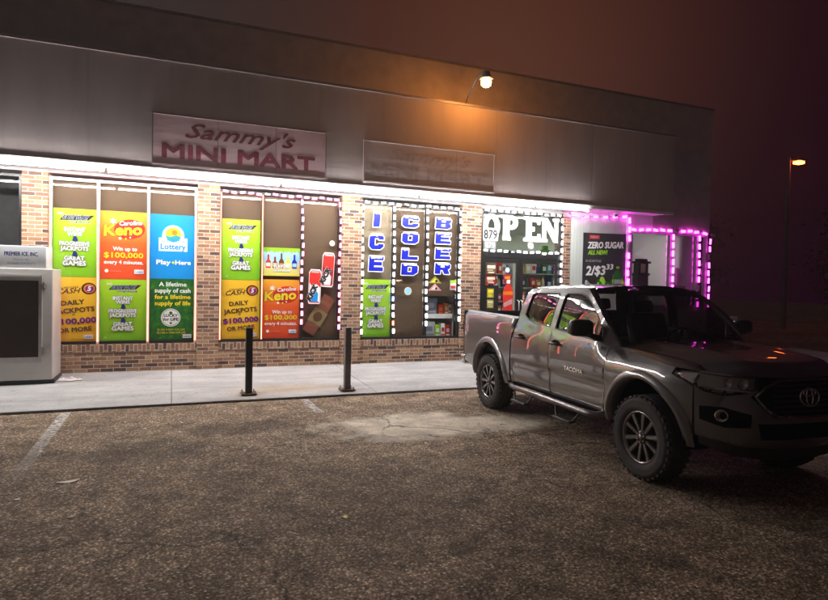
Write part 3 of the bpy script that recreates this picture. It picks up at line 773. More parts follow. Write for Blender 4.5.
# brownish reflection of a poster, printed as a tilted sheet behind the glass
s = Sheet()
s.rect(-.13, -.42, .13, .42, P('dull_red', (.26, .085, .05))); s.rect(-.15, -.20, .15, .10, P('dull_olive', (.26, .20, .09))); s.disc(0, -.05, .09, BROWN, .10); s.rect(-.1, .22, .1, .30, P('dull_red2', (.30, .12, .07)))
o = s.build('reflection_sheet', (2.74, .12, 1.12)); o.rotation_euler = (0, .55, 0); tag(o, 'tilted dull red and olive reflection of a poster, printed at the bottom of the middle window', 'poster')
def round_sticker(x, y, z, r, m, label, ring=None):
    s = Sheet(); s.disc(0, 0, r, ring or WHT); s.disc(0, 0, r*.8, m)
    return tag(s.build('window_sticker', (x, y, z)), label, 'sticker')
round_sticker(2.97, .05, 2.55, .055, WHT, 'small round white sticker above the maroon can', CREAM)
# ICE COLD BEER
BLOCK = {
 'I': [[(.27, 0), (.73, 0), (.73, 1), (.27, 1)]],
 'E': [[(0, 0), (.36, 0), (.36, 1), (0, 1)], [(.36, 0), (1, 0), (1, .27), (.36, .27)], [(.36, .38), (.9, .38), (.9, .62), (.36, .62)], [(.36, .73), (1, .73), (1, 1), (.36, 1)]],
 'L': [[(0, 0), (.40, 0), (.40, 1), (0, 1)], [(.40, 0), (1, 0), (1, .29), (.40, .29)]],
 'C': [[(1, .36), (1, .18), (.8, 0), (.2, 0), (0, .2), (0, .8), (.2, 1), (.8, 1), (1, .82), (1, .64), (.63, .64), (.63, .73), (.38, .73), (.38, .27), (.63, .27), (.63, .36)]],
 'O': [[(.5, 0), (.5, .27), (.37, .27), (.37, .73), (.5, .73), (.5, 1), (.2, 1), (0, .8), (0, .2), (.2, 0)], [(.5, 0), (.8, 0), (1, .2), (1, .8), (.8, 1), (.5, 1), (.5, .73), (.63, .73), (.63, .27), (.5, .27)]],
 'D': [[(.5, 0), (.5, .27), (.38, .27), (.38, .73), (.5, .73), (.5, 1), (0, 1), (0, 0)], [(.5, 0), (.76, 0), (1, .24), (1, .76), (.76, 1), (.5, 1), (.5, .73), (.62, .73), (.62, .27), (.5, .27)]],
 'B': [[(.5, 0), (.5, .22), (.37, .22), (.37, .41), (.5, .41), (.5, .60), (.37, .60), (.37, .78), (.5, .78), (.5, 1), (0, 1), (0, 0)], [(.5, 0), (.8, 0), (1, .15), (1, .40), (.88, .5), (1, .60), (1, .85), (.8, 1), (.5, 1), (.5, .78), (.63, .78), (.63, .60), (.5, .60), (.5, .41), (.63, .41), (.63, .22), (.5, .22)]],
 'R': [[(0, 0), (.37, 0), (.37, .36), (.5, .36), (.5, .60), (.37, .60), (.37, .78), (.5, .78), (.5, 1), (0, 1)], [(.5, .36), (.62, 0), (1, 0), (.86, .42), (1, .53), (1, .85), (.8, 1), (.5, 1), (.5, .78), (.63, .78), (.63, .60), (.5, .60)]]}
def snow_letter(ch, x, z, w, h, label):
    s = Sheet(); sh = .06
    def put(m, ox, oz, dl):
        for pl in BLOCK[ch]: s.raw([((a-.5)*w+ox+(b-.5)*sh*h, b*h+oz) for a, b in pl], [tuple(range(len(pl)))], m, 0)
        s.layer += dl
    for k in range(8): put(WHT, .017*math.cos(k*PI/4), .017*math.sin(k*PI/4), .25)
    s.layer += 1; put(ROYAL, 0, 0, 1.)
    rr = random.Random(ord(ch)+int(z*100))
    spans = [(.0, .40)] if ch == 'L' else ([(.27, .73)] if ch == 'I' else [(.06, .94)])
    for a, b in spans:
        n = 7; u0, u1 = (a-.5)*w+.5*sh*h, (b-.5)*w+.5*sh*h
        pts = [(u0, h+.012), (u1, h+.012)]+[(u1-(u1-u0)*(i+.5)/n, h*.93-rr.random()*h*.15) for i in range(n)]
        s.raw(pts[::-1], [tuple(range(len(pts)))], WHT)
    return tag(s.build('window_letter', (x, .046, z), gap=.0008, thick=0), label, 'letter', 'blue snow-capped letters on the window')
lab = {0: 'top of the ICE column', 1: 'middle of the ICE column', 2: 'bottom of the ICE column'}
for i, ch in enumerate('ICE'):
    snow_letter(ch, 3.90, (2.93, 2.47, 2.02)[i], .31, .31, 'blue snow-capped letter %s at the %s' % (ch, lab[i]))
for i, ch in enumerate('COLD'):
    snow_letter(ch, 4.645, (2.96, 2.62, 2.28, 1.96)[i], .37, .235, 'blue snow-capped letter %s in the COLD column, %s' % (ch, ('at its top', 'below the C', 'above the D', 'at its bottom')[i]))
for i, ch in enumerate('BEER'):
    snow_letter(ch, 5.41, (2.97, 2.65, 2.32, 2.0)[i], .36, .235, 'blue snow-capped letter %s in the BEER column, %s' % (ch, ('at its top', 'below the B', 'above the R', 'at its bottom')[i]))
green_poster(3.62, .66, .62, 1.19, 'lime green poster below the blue ICE letters')
round_sticker(4.62, .05, 1.62, .085, SKYB, 'round sky blue sticker on the glass below COLD', CREAM)
s = Sheet(); s.rect(0, 0, .16, .07, BROWN); s.rect(.02, .04, .14, .05, CREAM); s.rect(.02, .02, .10, .03, CREAM)
tag(s.build('window_sticker', (4.33, .05, 1.80)), 'small brown label with pale lines beside the blue round sticker', 'sticker')
for i, (m, m2) in enumerate(((OLIVE, YEL), (PINK, CREAM))):
    s = Sheet(); s.poly([(-.16, 0), (.16, 0), (.0, .15)], m); s.poly([(-.09, .02), (.07, .02), (0, .10)], m2); s.disc(.03, .045, .028, BLK)
    tag(s.build('window_sticker', (5.24, .05, (1.80, 1.64)[i])), ('olive yellow triangular sticker under the letter R', 'pink triangular sticker just above the shelf goods')[i], 'sticker')
s = Sheet(); s.rect(0, 0, .15, .21, GREY); s.rect(.0, .15, .15, .21, LIME); s.rect(.02, .03, .13, .09, RED); s.rect(.02, .10, .13, .14, WHT)
tag(s.build('window_sticker', (5.60, .05, 1.66)), 'small grey sticker with a lime top right of the triangles', 'sticker')
# transom: OPEN
GLOW = plain('white_letter_paint', (.88, .90, .86), .4, 0, .03)
wd = {'O': .40, 'P': .40, 'E': .44, 'N': .50}
def slab_letter(ch):
    w, h, t, sf = .44, .60, .15, .055
    if ch == 'P':
        pl = [[(.04, 0), (.26, 0), (.26, .08), (.22, .08), (.22, .60), (.0, .60), (.0, .52), (.05, .52), (.05, .08), (.04, .08)]]
        pl += [[(.22, .60)]+[(.27+.17*math.sin(a), .43+.17*math.cos(a)) for a in [PI*i/12 for i in range(13)]]+[(.22, .26)]]
        return pl, [[(.225, .50), (.26, .50), (.295, .475), (.305, .43), (.295, .385), (.26, .36), (.225, .36)]]
    if ch == 'O':
        return [[(.22+.22*math.cos(2*PI*i/36), .30+.31*math.sin(2*PI*i/36)) for i in range(36)]], [[(.22+.085*math.cos(2*PI*i/24), .30+.19*math.sin(2*PI*i/24)) for i in range(24)]]
    if ch == 'E':
        return [[(0, 0), (.46, 0), (.46, .20), (.38, .20), (.36, .12), (.22, .12), (.22, .25), (.30, .25), (.30, .36), (.22, .36), (.22, .48), (.35, .48), (.37, .42), (.45, .42), (.45, .60), (0, .60), (0, .52), (.06, .52), (.06, .08), (0, .08)]], []
    return [[(0, 0), (.21, 0), (.21, .08), (.17, .08), (.17, .34), (.37, 0), (.50, 0), (.50, .52), (.56, .52), (.56, .60), (.34, .60), (.34, .52), (.39, .52), (.39, .30), (.20, .60), (0, .60), (0, .52), (.05, .52), (.05, .08), (0, .08)]], []
def inside(p, poly):
    x, y = p; r = False; n = len(poly)
    for i in range(n):
        x0, y0 = poly[i]; x1, y1 = poly[(i+1) % n]
        if (y0 > y) != (y1 > y) and x < (x1-x0)*(y-y0)/(y1-y0)+x0: r = not r
    return r
def cdt(loops, test, extra=()):
    vs = []; es = []
    for L_ in loops:
        o = len(vs); vs += [Vector(p) for p in L_]; es += [(o+i, o+(i+1) % len(L_)) for i in range(len(L_))]
    vs += [Vector(p) for p in extra]
    v2, e2, f2, *_ = delaunay_2d_cdt(vs, es, [], 0, 1e-5)
    out = []
    for f in f2:
        c = sum((v2[i] for i in f), Vector((0, 0)))/len(f)
        if test(c): out.append(tuple(f))
    return [tuple(v) for v in v2], out
for ch, x0, lb in (('O', 6.36, 'white slab letter O over the 879 street number'), ('P', 6.83, 'white slab letter P between O and E on the transom'), ('E', 7.42, 'white slab letter E after the gap on the transom'), ('N', 7.87, 'white slab letter N at the right end of the transom')):
    polys, holes = slab_letter(ch); mb = MB()
    for i, pl in enumerate(polys):
        hs = holes if i == len(polys)-1 else []
        v2, f2 = cdt([pl]+hs, lambda c: inside(c, pl) and not any(inside(c, q) for q in hs))
        mb.add([(a, -.001*i, b) for a, b in v2], f2)
    if ch == 'O': 
        pass
    o = mb.build('window_letter', GLOW); o.location = (x0, .030, 2.80); o.scale = (1, 1, .94); tag(o, lb, 'letter', 'white OPEN letters on the transom')
s = Sheet(); s.rect(0, 0, .38, .28, WHT); s.text('879', .19, .04, .28, BLK, width=.33, bold=.03)
tag(s.build('house_number', (6.37, .022, 2.775)), 'white plate with black number 879 over the letter O', 'number sign')
s = Sheet(); s.rect(0, 0, .30, .17, P('dim_reflection', (.22, .22, .22))); s.text('879', .15, .025, .16, GREY, width=.24, bold=.03)  # faint reflection of the number plate, printed as a grey sheet
tag(s.build('house_number', (6.40, .022, 2.60)), 'faint grey reflection of the 879 number, printed under the larger plate', 'number sign')
s = Sheet(); s.disc(0, 0, .085, GREY); s.disc(0, 0, .06, CREAM); s.poly([(-.05, -.055), (-.04, -.06), (.055, .05), (.045, .06)], RED)
tag(s.build('window_sticker', (7.62, .03, 2.71)), 'round no smoking style sticker under the letter E', 'sticker')
# door stickers
for x, z, w, h, a, b, lb in ((6.46, 2.02, .26, .24, BROWN, CREAM, 'brown notice at the top of the left door leaf'), (6.46, 1.80, .26, .19, MAROON, CREAM, 'maroon notice under the brown notice on the left door'),
                          (6.50, 1.50, .17, .21, OLIVE, YEL, 'olive square sticker on the left door beside the bottle'), (6.50, 1.27, .17, .19, OLIVE, CREAM, 'olive and cream sticker low on the left door')):
    s = Sheet(); s.rect(0, 0, w, h, a); s.rect(w*.12, h*.55, w*.88, h*.85, b); s.rect(w*.12, h*.36, w*.7, h*.44, b); s.rect(w*.2, h*.14, w*.8, h*.26, b)
    tag(s.build('window_sticker', (x, .012, z)), lb, 'sticker')
dk_ = MB(); dk_.box(6.45, .03, .41, 6.80, .045, 1.78)
o = dk_.build('door_poster', plain('dark_door_film', (.02, .018, .02), .4)); tag(o, 'tall black film sheet behind the left door glass', 'poster')
s = Sheet()
bp = [(-.13, 0), (.13, 0), (.14, .05), (.12, .28), (.14, .50), (.12, .62), (.05, .74), (.045, .82), (-.045, .82), (-.05, .74), (-.12, .62), (-.14, .50), (-.12, .28), (-.14, .05)]
s.poly(bp, RED); s.poly([(-.045, .76), (.045, .76), (.045, .84), (-.045, .84)], WHT); s.rect(-.13, .50, .13, .58, ORNG); s.poly([(-.11, .22), (.11, .30), (.11, .42), (-.11, .32)], PINK); s.poly([(-.09, .05), (.08, .10), (.08, .16), (-.09, .12)], WHT)
tag(s.build('window_sticker', (7.04, .012, 1.07)), 'red drink bottle cut-out on the left door glass', 'sticker')
round_sticker(7.01, .012, 2.13, .065, WHT, 'white round sticker above the red bottle on the door', TEAL)
s = Sheet(); s.rect(-.09, -.1, .11, .12, MAROON); s.rect(-.06, .0, .08, .06, ORNG)
tag(s.build('window_sticker', (7.0, .013, 1.93)), 'maroon sticker between round sticker and red bottle', 'sticker')
# zero sugar poster on the siding
s = Sheet(); w, h = 1.14, 1.35
s.rect(0, 0, w, h, P('charcoal', (.028, .024, .03)))
s.rect(.16, 1.21, .42, 1.30, RED); s.text('NEW!', .29, 1.225, .085, PINK, width=.2, bold=.03)
s.text('ZERO SUGAR', .58, 1.00, .21, WHT, width=.92, bold=.04, shear=.2, rot=.03)
s.text('ALL NEW!', .38, .845, .14, LIME, width=.50, bold=.05, shear=.2, rot=.03)
s.text('20 OZ BOTTLES', .27, .665, .07, GREY, width=.40, bold=.02)
s.text('2/$3', .34, .36, .30, WHT, width=.50, bold=.035, shear=.15, rot=.04); s.text('33', .70, .50, .17, WHT, width=.18, bold=.04, shear=.15, rot=.04)
rr = random.Random(3)
for i in range(26):
    a = rr.random(); u = .40+.66*a; v = .05+.30*math.sin(PI*min(1, a*.75+.12))*rr.random()
    s.disc(u, v, .05+.05*rr.random(), (LIME, DGRN, LIME, P('neon', (.42, .75, .05)))[i % 4], .03+.04*rr.random(), 9, rr.random()*3)
s.poly([(.80, .10), (.98, .10), (1.02, .34), (.96, .46), (.90, .52), (.84, .46), (.78, .34)], DGRN); s.rect(.81, .16, .99, .26, GREY); s.rect(.86, .52, .94, .57, LIME)
o = s.build('price_poster', (AX+(CX-AX)*.215+.011*math.sin(ang)*-1, AY+(CY-AY)*.215-.015, 1.72), None, ang, gap=.0006)
tag(o, 'black zero sugar 2/$3.33 poster with lime splash on white siding', 'poster')
# dome camera under the canopy
cmx = thing('security_camera', 'tiny black dome camera above the zero sugar poster', 'camera', (9.75, -.32, EZ))
p = MB(); p.lathe([(.0, 0), (.05, 0), (.05, -.02), (.035, -.03)], Matrix.Translation((9.75, -.32, EZ)), 16); p.build('mount', M['white_trim'], cmx)
p = MB(); p.lathe([(.034, -.028), (.04, -.05), (.03, -.08), (.0, -.09)], Matrix.Translation((9.75, -.32, EZ)), 16); p.build('dome', M['black_plastic'], cmx)
# faded signs on the fascia
def mart_sign(x, z, w, h, label, face, red, frame):
    r = thing('fascia_sign', label, 'sign', (x, FY-.03, z), 'faded store name signs on the fascia')
    s = Sheet(); s.rect(0, 0, w, h, face)
    s.text("Sammy's", w*.49, h*.58, h*.43, red, width=w*.64, bold=.02, shear=.42)
    s.text('MINI MART', w*.49, h*.14, h*.40, red, width=w*.88, bold=.05)
    for u in (.35, .69): s.rect(w*u, h*.03, w*u+.008, h*.97, P('seam', (.20, .15, .17)))
    s.build('sign_face', (x, FY-.036, z), r, lift=0, gap=.0005)
    p = MB()
    for a in ((-.02, -.03, w+.02, .0), (-.02, h, w+.02, h+.02)): p.box(x+a[0], FY-.046, z+a[1], x+a[2], FY-.031, z+a[3])
    for a in ((-.02, 0, 0, h), (w, 0, w+.02, h)): p.box(x+a[0], FY-.045, z+a[1], x+a[2], FY-.0315, z+a[3])
    p.build('sign_frame', frame, r)
SF = plain('faded_sign_face', (.72, .50, .54), .55, 0, .10, 1.5); SR = plain('faded_sign_red', (.23, .022, .05), .6, 0, .3, 6.)
mart_sign(-.29, 3.66, 2.85, .80, "faded pink Sammy's MINI MART sign in dark red letters, the clearer one", SF, SR, plain('sign_frame_dark', (.16, .12, .12), .5))
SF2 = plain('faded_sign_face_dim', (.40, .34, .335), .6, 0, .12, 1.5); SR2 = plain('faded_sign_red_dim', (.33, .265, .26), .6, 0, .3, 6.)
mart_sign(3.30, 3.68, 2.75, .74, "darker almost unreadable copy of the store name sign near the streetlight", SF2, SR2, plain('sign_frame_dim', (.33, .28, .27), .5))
# ================================================================ goods seen through the glass
palette = [('red', RED), ('yellow', YEL), ('navy', NAVY), ('white', WHT), ('green', DGRN), ('orange', ORNG), ('purple', PURP), ('teal', TEAL), ('cream', CREAM)]
def shelf_unit(x0, x1, y0, y1, zs, label):
    r = thing('store_shelf', label, 'shelf', (x0, y0, .14), 'store shelves behind the door')
    mt = plain('shelf_metal', (.42, .40, .37), .45, .2)
    p = MB(); p.box(x0, y1-.03, .14, x1, y1, zs[-1]+.45); p.build('back_panel', mt, r)
    for z in zs:
        p = MB(); p.box(x0, y0, z-.03, x1, y1-.031, z); p.build('shelf_board', mt, r)
    for x in (x0-.032, x1+.002):
        p = MB(); p.box(x, y0, .14, x+.03, y1, zs[-1]+.45); p.build('side_panel', mt, r)
def bottle_mb(h, r):
    p = MB(); p.lathe([(0, 0), (r, 0), (r*1.02, h*.12), (r*.95, h*.35), (r, h*.55), (r*.42, h*.78), (r*.38, h*.92), (r*.45, h*.93), (r*.45, h), (0, h)], Matrix.Identity(4), 14); return p
def goods(x0, x1, y, zs, unit):
    rr = random.Random(int(x0*100)); names_ = ('lowest', 'second', 'third', 'fourth', 'top')
    for k, z in enumerate(zs):
        n = 7; order = palette[:]; rr.shuffle(order)
        step = (x1-x0)/n
        for i in range(n):
            nm, m = order[i]; x = x0+step*(i+.5)
            if (k+i) % 3 == 0:
                h = rr.uniform(.22, .30); o = bottle_mb(h, step*.32).build('bottle', [m]); kind = 'bottle'
            else:
                h = rr.uniform(.20, .32); q = MB(); wq = step*.42
                q.rbox(-wq, -.06, 0, wq, .06, h, .006); q.add([(-wq*.7, -.0612, h*.3), (wq*.7, -.0612, h*.3), (wq*.7, -.0612, h*.7), (-wq*.7, -.0612, h*.7)], [(0, 1, 2, 3)], 1)
                o = q.build('snack_box', [m, (WHT if m is not WHT else RED)]); kind = 'snack box'
            o.location = (x, y, z+.001)
            tag(o, '%s %s on the %s shelf of the %s' % (nm, kind, names_[k], unit), kind.split()[-1], 'goods on the shelves behind the door')
zs = [.55, .95, 1.35, 1.75, 2.12]
shelf_unit(8.42, 9.62, 1.6, 2.0, zs, 'grey store shelf close behind the right door leaf'); goods(8.44, 9.60, 1.78, zs[1:], 'near shelf')
shelf_unit(8.0, 8.95, 2.9, 3.3, zs, 'grey store shelf farther back behind the left door leaf'); goods(8.02, 8.93, 3.08, zs[1:], 'far shelf')
q = MB(); q.rbox(-.14, -.09, 0, .14, .09, .20, .06); q.rbox(-.06, -.05, .18, .09, .06, .30, .03); o = q.build('plush_toy', plain('green_plush', (.10, .30, .03), .9)); o.location = (9.25, 1.82, 2.571); tag(o, 'small green plush toy sitting on top of the near shelf', 'toy')
# beer window display: shelf, grey box, red cartons
q = MB(); q.box(5.06, .30, 1.085, 5.79, .70, 1.11); q.box(5.06, .295, 1.03, 5.79, .30, 1.13)
tag(q.build('display_shelf', M['white_trim']), 'white display shelf behind the beer window', 'shelf')
def carton(x, y, z, w, d, h, m, m2, label, name='carton'):
    q = MB(); q.rbox(-w/2, -d/2, 0, w/2, d/2, h, .006); q.add([(-w*.32, -d/2-.001, h*.40), (w*.32, -d/2-.001, h*.40), (w*.32, -d/2-.001, h*.70), (-w*.32, -d/2-.001, h*.70)], [(0, 1, 2, 3)], 1)
    q.add([(-w*.4, -d/2-.001, h*.12), (w*.4, -d/2-.001, h*.12), (w*.4, -d/2-.001, h*.22), (-w*.4, -d/2-.001, h*.22)], [(0, 1, 2, 3)], 1)
    o = q.build(name, [m, m2]); o.location = (x, y, z); return tag(o, label, 'carton', 'cartons in the beer window display')
SLATE = P('slate', (.16, .20, .26))
carton(5.25, .42, 1.112, .34, .20, .36, SLATE, GREY, 'large slate grey carton on the white display shelf')
carton(5.53, .42, 1.112, .13, .16, .22, RED, ORNG, 'red carton beside the slate carton on the display shelf')
carton(5.66, .42, 1.112, .09, .16, .25, ORNG, WHT, 'orange carton on the display shelf right of the red one')
carton(5.75, .42, 1.112, .07, .16, .22, CREAM, RED, 'cream carton at the right end of the display shelf')
carton(5.22, .42, .612, .32, .20, .34, GREY, SLATE, 'large pale grey carton under the white display shelf')
carton(5.46, .42, .612, .12, .16, .28, LIME, WHT, 'lime carton under the display shelf')
carton(5.59, .42, .612, .10, .16, .30, WHT, RED, 'white carton with red stripe under the display shelf')
carton(5.71, .42, .612, .10, .16, .27, RED, WHT, 'red carton with white stripe under the display shelf')
# lantern-like display behind the right windows
lt = thing('counter_display', 'dark lantern shaped counter display behind the right hand window', 'display', (10.78, -.10, 1.31))
q = MB(); q.box(10.62, -.15, 1.31, 10.96, .03, 2.10); q.build('counter', plain('counter_dark', (.06, .05, .055), .6), lt)
q = MB(); q.box(10.60, -.18, 2.10, 10.98, .04, 2.16); q.box(10.64, -.16, 2.16, 10.70, .02, 2.40); q.box(10.88, -.16, 2.16, 10.94, .02, 2.40); q.box(10.58, -.19, 2.40, 11.0, .045, 2.45); q.box(10.66, -.15, 2.45, 10.92, .0, 2.51); q.build('lantern_frame', M['black_plastic'], lt)
q = MB(); q.box(10.705, -.14, 2.17, 10.875, .0, 2.39); q.build('lantern_goods', CREAM, lt)
q = MB(); q.rbox(-.09, -.07, 0, .09, .07, .34, .04); q.rbox(-.06, -.05, .32, .06, .05, .46, .03)
o = q.build('counter_bottle', plain('pale_plastic', (.42, .36, .38), .4)); o.location = (11.95, -.12, 1.86); tag(o, 'pale bulky item on a stand behind the second right window', 'goods')
q = MB(); q.box(11.75, -.19, 1.31, 12.15, .0, 1.858); o = q.build('counter_stand', plain('stand_grey', (.2, .18, .19), .6)); tag(o, 'grey stand behind the second right window', 'stand')

# ================================================================ ice freezer
ICE = thing('ice_freezer', 'tall pale steel ice freezer with dark glass door and white sign box', 'freezer', (-2.5, -.5, .09))
BODY = plain('pale_freezer_steel', (.52, .49, .46), .45, .2, .1, 2.)
p = MB(); p.rbox(-3.6, -.86, .16, -1.70, -.10, 1.89, .02); p.build('cabinet', BODY, ICE)
p = MB(); p.box(-3.58, -.83, .08, -1.68, -.13, .16); p.build('plinth', M['black_plastic'], ICE)
p = MB(); p.rbox(-3.55, -.80, 1.895, -1.80, -.30, 2.235, .012); sg = p.build('sign_box', plain('white_sign_box', (.66, .68, .70), .45, 0, .05), ICE)
s = Sheet(); s.text('PREMIER ICE, INC.', 0, 0, .085, NAVY, width=.44, bold=.03); s.text('Monroe, NC', 0, -.075, .05, SLATE, width=.2, bold=.02); s.text('PACKAGED ICE PRODUCTS', 0, -.135, .045, SLATE, width=.36, bold=.01)
t_ = s.build('lettering', (-2.13, -.803, 2.10), None, thick=0, gap=.0005); t_.parent = sg; t_.location = Vector((-2.13, -.803, 2.08))-ICE.location-sg.location
p = MB()
for a in ((-3.0, .44, -1.84, .52), (-3.0, 1.70, -1.84, 1.79)): p.box(a[0], -.905, a[1], a[2], -.862, a[3])
for a in ((-3.0, .521, -2.93, 1.699), (-1.885, .521, -1.84, 1.699)): p.box(a[0], -.903, a[1], a[2], -.863, a[3])
dr = p.build('door', plain('freezer_door_frame', (.50, .48, .46), .35, .2), ICE)
p = MB(); p.box(-2.93, -.885, .521, -1.886, -.865, 1.699); p.build('door_panel', plain('dark_tinted_door', (.045, .026, .02), .45, 0, .25, 2., .25), dr)
p = MB(); p.box(-3.0, -.925, 1.755, -1.86, -.906, 1.775); p.build('door_rail', plain('rail_white', (.8, .8, .8), .3), dr)
for z in (1.62, .62):
    p = MB(); p.tube([(-1.815, -.90, z-.07), (-1.815, -.90, z+.07)], .016); p.box(-1.86, -.915, z-.05, -1.79, -.862, z-.02); p.box(-1.86, -.915, z+.02, -1.79, -.862, z+.05); p.build('hinge', M['steel'], dr)

# ================================================================ bollards
for x, y, m, lb in ((1.10, -2.33, M['alu_dark'], 'black steel bollard with bolted base plate in front of yellow poster'), (2.62, -2.40, plain('grey_bollard_paint', (.16, .15, .15), .5, .2, .2), 'grey steel bollard with bolted base plate in front of brick pillar')):
    z = .057
    b = thing('bollard', lb, 'bollard', (x, y, z), 'bollards at the pavement edge')
    p = MB(); p.rbox(x-.05, y-.05, z+.012, x+.05, y+.05, z+1.0, .012); p.build('post', m, b)
    p = MB(); p.rbox(x-.115, y-.115, z-.003, x+.115, y+.115, z+.014, .004); p.build('base_plate', plain('rusty_plate', (.13, .07, .045), .7, .3, .4, 30.), b)
    for sx in (-.088, .088):
        for sy in (-.088, .088):
            p = MB(); p.tube([(x+sx, y+sy, z+.01), (x+sx, y+sy, z+.055)], .011, 8); p.build('bolt', M['steel'], b)

# ================================================================ lamps
LX, LY, LZ = 5.41, -1.70, 5.568
fl = thing('roof_floodlight', 'glowing orange sodium lamp on a thin arm over the fascia', 'lamp', (LX, .2, FT))
p = MB(); p.tube([(LX, FY+.02, FT+.03), (LX, FY-.05, FT+.16), (LX, LY+.35, LZ+.21), (LX, LY+.1, LZ+.24), (LX, LY, LZ+.17)], .012, 8); p.rbox(LX-.05, FY-.03, FT+.0455, LX+.05, FY+.07, FT+.06, .004); p.build('arm', M['black_plastic'], fl)
p = MB(); p.lathe([(.0, .20), (.06, .19), (.085, .12), (.13, .07), (.135, .055), (.0, .06)], Matrix.Translation((LX, LY, LZ)), 24); p.build('housing', M['coping'], fl)
p = MB(); p.lathe([(.0, .055), (.075, .05), (.095, .0), (.085, -.055), (.05, -.088), (.0, -.098)], Matrix.Translation((LX, LY, LZ)), 24); p.build('lens', SODIUM, fl)
sl_z = 8.0; q_ = (27.06, 7.81)
st = thing('street_lamp', 'tall dark lamp post with glowing orange head at the right edge', 'street lamp', (q_[0], q_[1], 0))
p = MB(); p.tube([(q_[0], q_[1], 0), (q_[0], q_[1], 8.15)], [.11, .07], 10); p.tube([(q_[0], q_[1], 8.0), (q_[0]+.35, q_[1]-.15, 8.06)], .04, 8); p.build('pole', plain('pole_dull', (.20, .15, .15), .7), st)
p = MB(); p.rbox(q_[0]+.2, q_[1]-.36, 7.99, q_[0]+.72, q_[1]+.04, 8.12, .04); p.build('lamp_head', M['coping'], st)
p = MB(); p.rbox(q_[0]+.24, q_[1]-.33, 7.86, q_[0]+.66, q_[1]+.0, 7.985, .05); p.build('lens', SODIUM2, st)

# ================================================================ dark background on the right
sgn = thing('small_sign', 'small pinkish white sign board on a post beyond the truck hood', 'sign', (11.55, -2.05, 0))
p = MB(); p.rbox(11.55-.175, -2.07, .70, 11.55+.175, -2.05, 1.20, .004); p.build('board', plain('pink_white_board', (.70, .58, .62), .5), sgn)
p = MB(); p.box(11.53, -2.048, 0, 11.57, -2.02, 1.15); p.build('post', M['steel'], sgn)
def tree(x, y, h, r, label, seed):
    rr = random.Random(seed)
    t = thing('tree', label, 'tree', (x, y, 0), 'dark trees beyond the lot')
    tk = MB(); tk.tube([(x, y, 0), (x+.1, y, h*.3), (x-.05, y+.1, h*.6), (x, y, h*.85)], [.22, .17, .10, .04], 9)
    tips = []
    for i in range(11):
        a = rr.random()*6.28; z0 = h*(.28+.05*i); L_ = r*rr.uniform(.5, .9)
        e = Vector((x+math.cos(a)*L_, y+math.sin(a)*L_, z0+L_*rr.uniform(.3, .7))); tips.append(e)
        tk.tube([(x, y, z0), Vector((x, y, z0)).lerp(e, .5)+Vector((0, 0, .1)), e], [.07, .045, .015], 6)
    tk.build('trunk', plain('bark', (.06, .045, .038), .9), t)
    lv = MB()
    for c in tips+[Vector((x, y, h*.9))]*2:
        for k in range(260):
            d = Vector((rr.gauss(0, 1), rr.gauss(0, 1), rr.gauss(0, .8)))*r*.22
            p0 = c+d; s_ = rr.uniform(.06, .13); a = Vector((rr.gauss(0, 1), rr.gauss(0, 1), rr.gauss(0, 1))).normalized(); b = a.orthogonal().normalized()
            lv.add([p0-a*s_, p0+b*s_*.5, p0+a*s_, p0-b*s_*.5], [(0, 1, 2, 3)])
    lv.build('crown', plain('dark_leaves', (.05, .06, .025), .7, 0, .3, 2.), t)
tree(19.5, 9.0, 6.0, 2.4, 'dark leafy tree just right of the shop corner', 1)
tree(27.0, 14.5, 7.0, 2.8, 'tall dark tree standing behind the lamp post', 2)
tree(24.0, 2.0, 4.6, 2.0, 'low dark tree near the small pink sign', 3)
tree(32.0, 3.5, 6.2, 2.6, 'dark tree farthest right near the frame edge', 4)
HAZE = 0.0016
# ================================================================ pickup truck
# truck frame: x forward from the rear axle, y to the truck's left, z up
TR = thing('pickup_truck', 'grey crew cab pickup truck parked with its tail to the shop', 'pickup truck', (5.15, -4.13, 0), None, math.radians(-94.0))
PAINT = paint_mat()
TGLASS = glassy('tinted_glass', (.16, .15, .15), .10)
WSGLASS = glassy('windscreen_glass', (.62, .60, .60), .05, 0, .5)
INNER = plain('black_inner_body', (.008, .008, .008), .9, 0, .2, 5., .1)
TRIM = M['black_plastic']
def interp(tab, t):
    if t <= tab[0][0]: return tab[0][1]
    for (a, va), (b, vb) in zip(tab[:-1], tab[1:]):
        if t <= b:
            k = (t-a)/(b-a); return va+(vb-va)*k
    return tab[-1][1]
def interps(tab, t): return sum(interp(tab, t+d) for d in (-.018, -.009, 0, .009, .018))/5
def sm(a, b, t): t = min(1, max(0, (t-a)/(b-a))); return t*t*(3-2*t)
CAB = [(.40, .84), (.50, .885), (.58, .905), (.70, .908), (.765, .900), (.785, .902), (.812, .936), (.95, .940), (1.06, .934), (1.15, .922), (1.21, .905), (1.28, .885), (1.36, .866), (1.5, .832), (1.68, .772), (1.745, .728)]
BED = [(.40, .86), (.50, .90), (.60, .918), (.75, .928), (.95, .936), (1.10, .934), (1.24, .925), (1.30, .915), (1.335, .898), (1.36, .87)]
FRONT = [(.40, .86), (.50, .89), (.60, .912), (.80, .925), (.95, .928), (1.02, .915), (1.07, .89), (1.11, .862), (1.15, .83), (1.20, .79)]
def tap(x):
    k = max(0., min(1., (x-3.45)/.70)); return max(0., 1-k**1.6)**(1/3.2)
def W(x, z):
    if x < .74:
        w = interps(BED, z); return w-.07*max(0, (-.72-x)/.28)**2
    if x < 2.5: return interps(CAB, z)
    s_ = sm(2.5, 2.85, x)
    w = interps(CAB, z)*(1-s_)+interps(FRONT, z)*s_
    return w*tap(x)
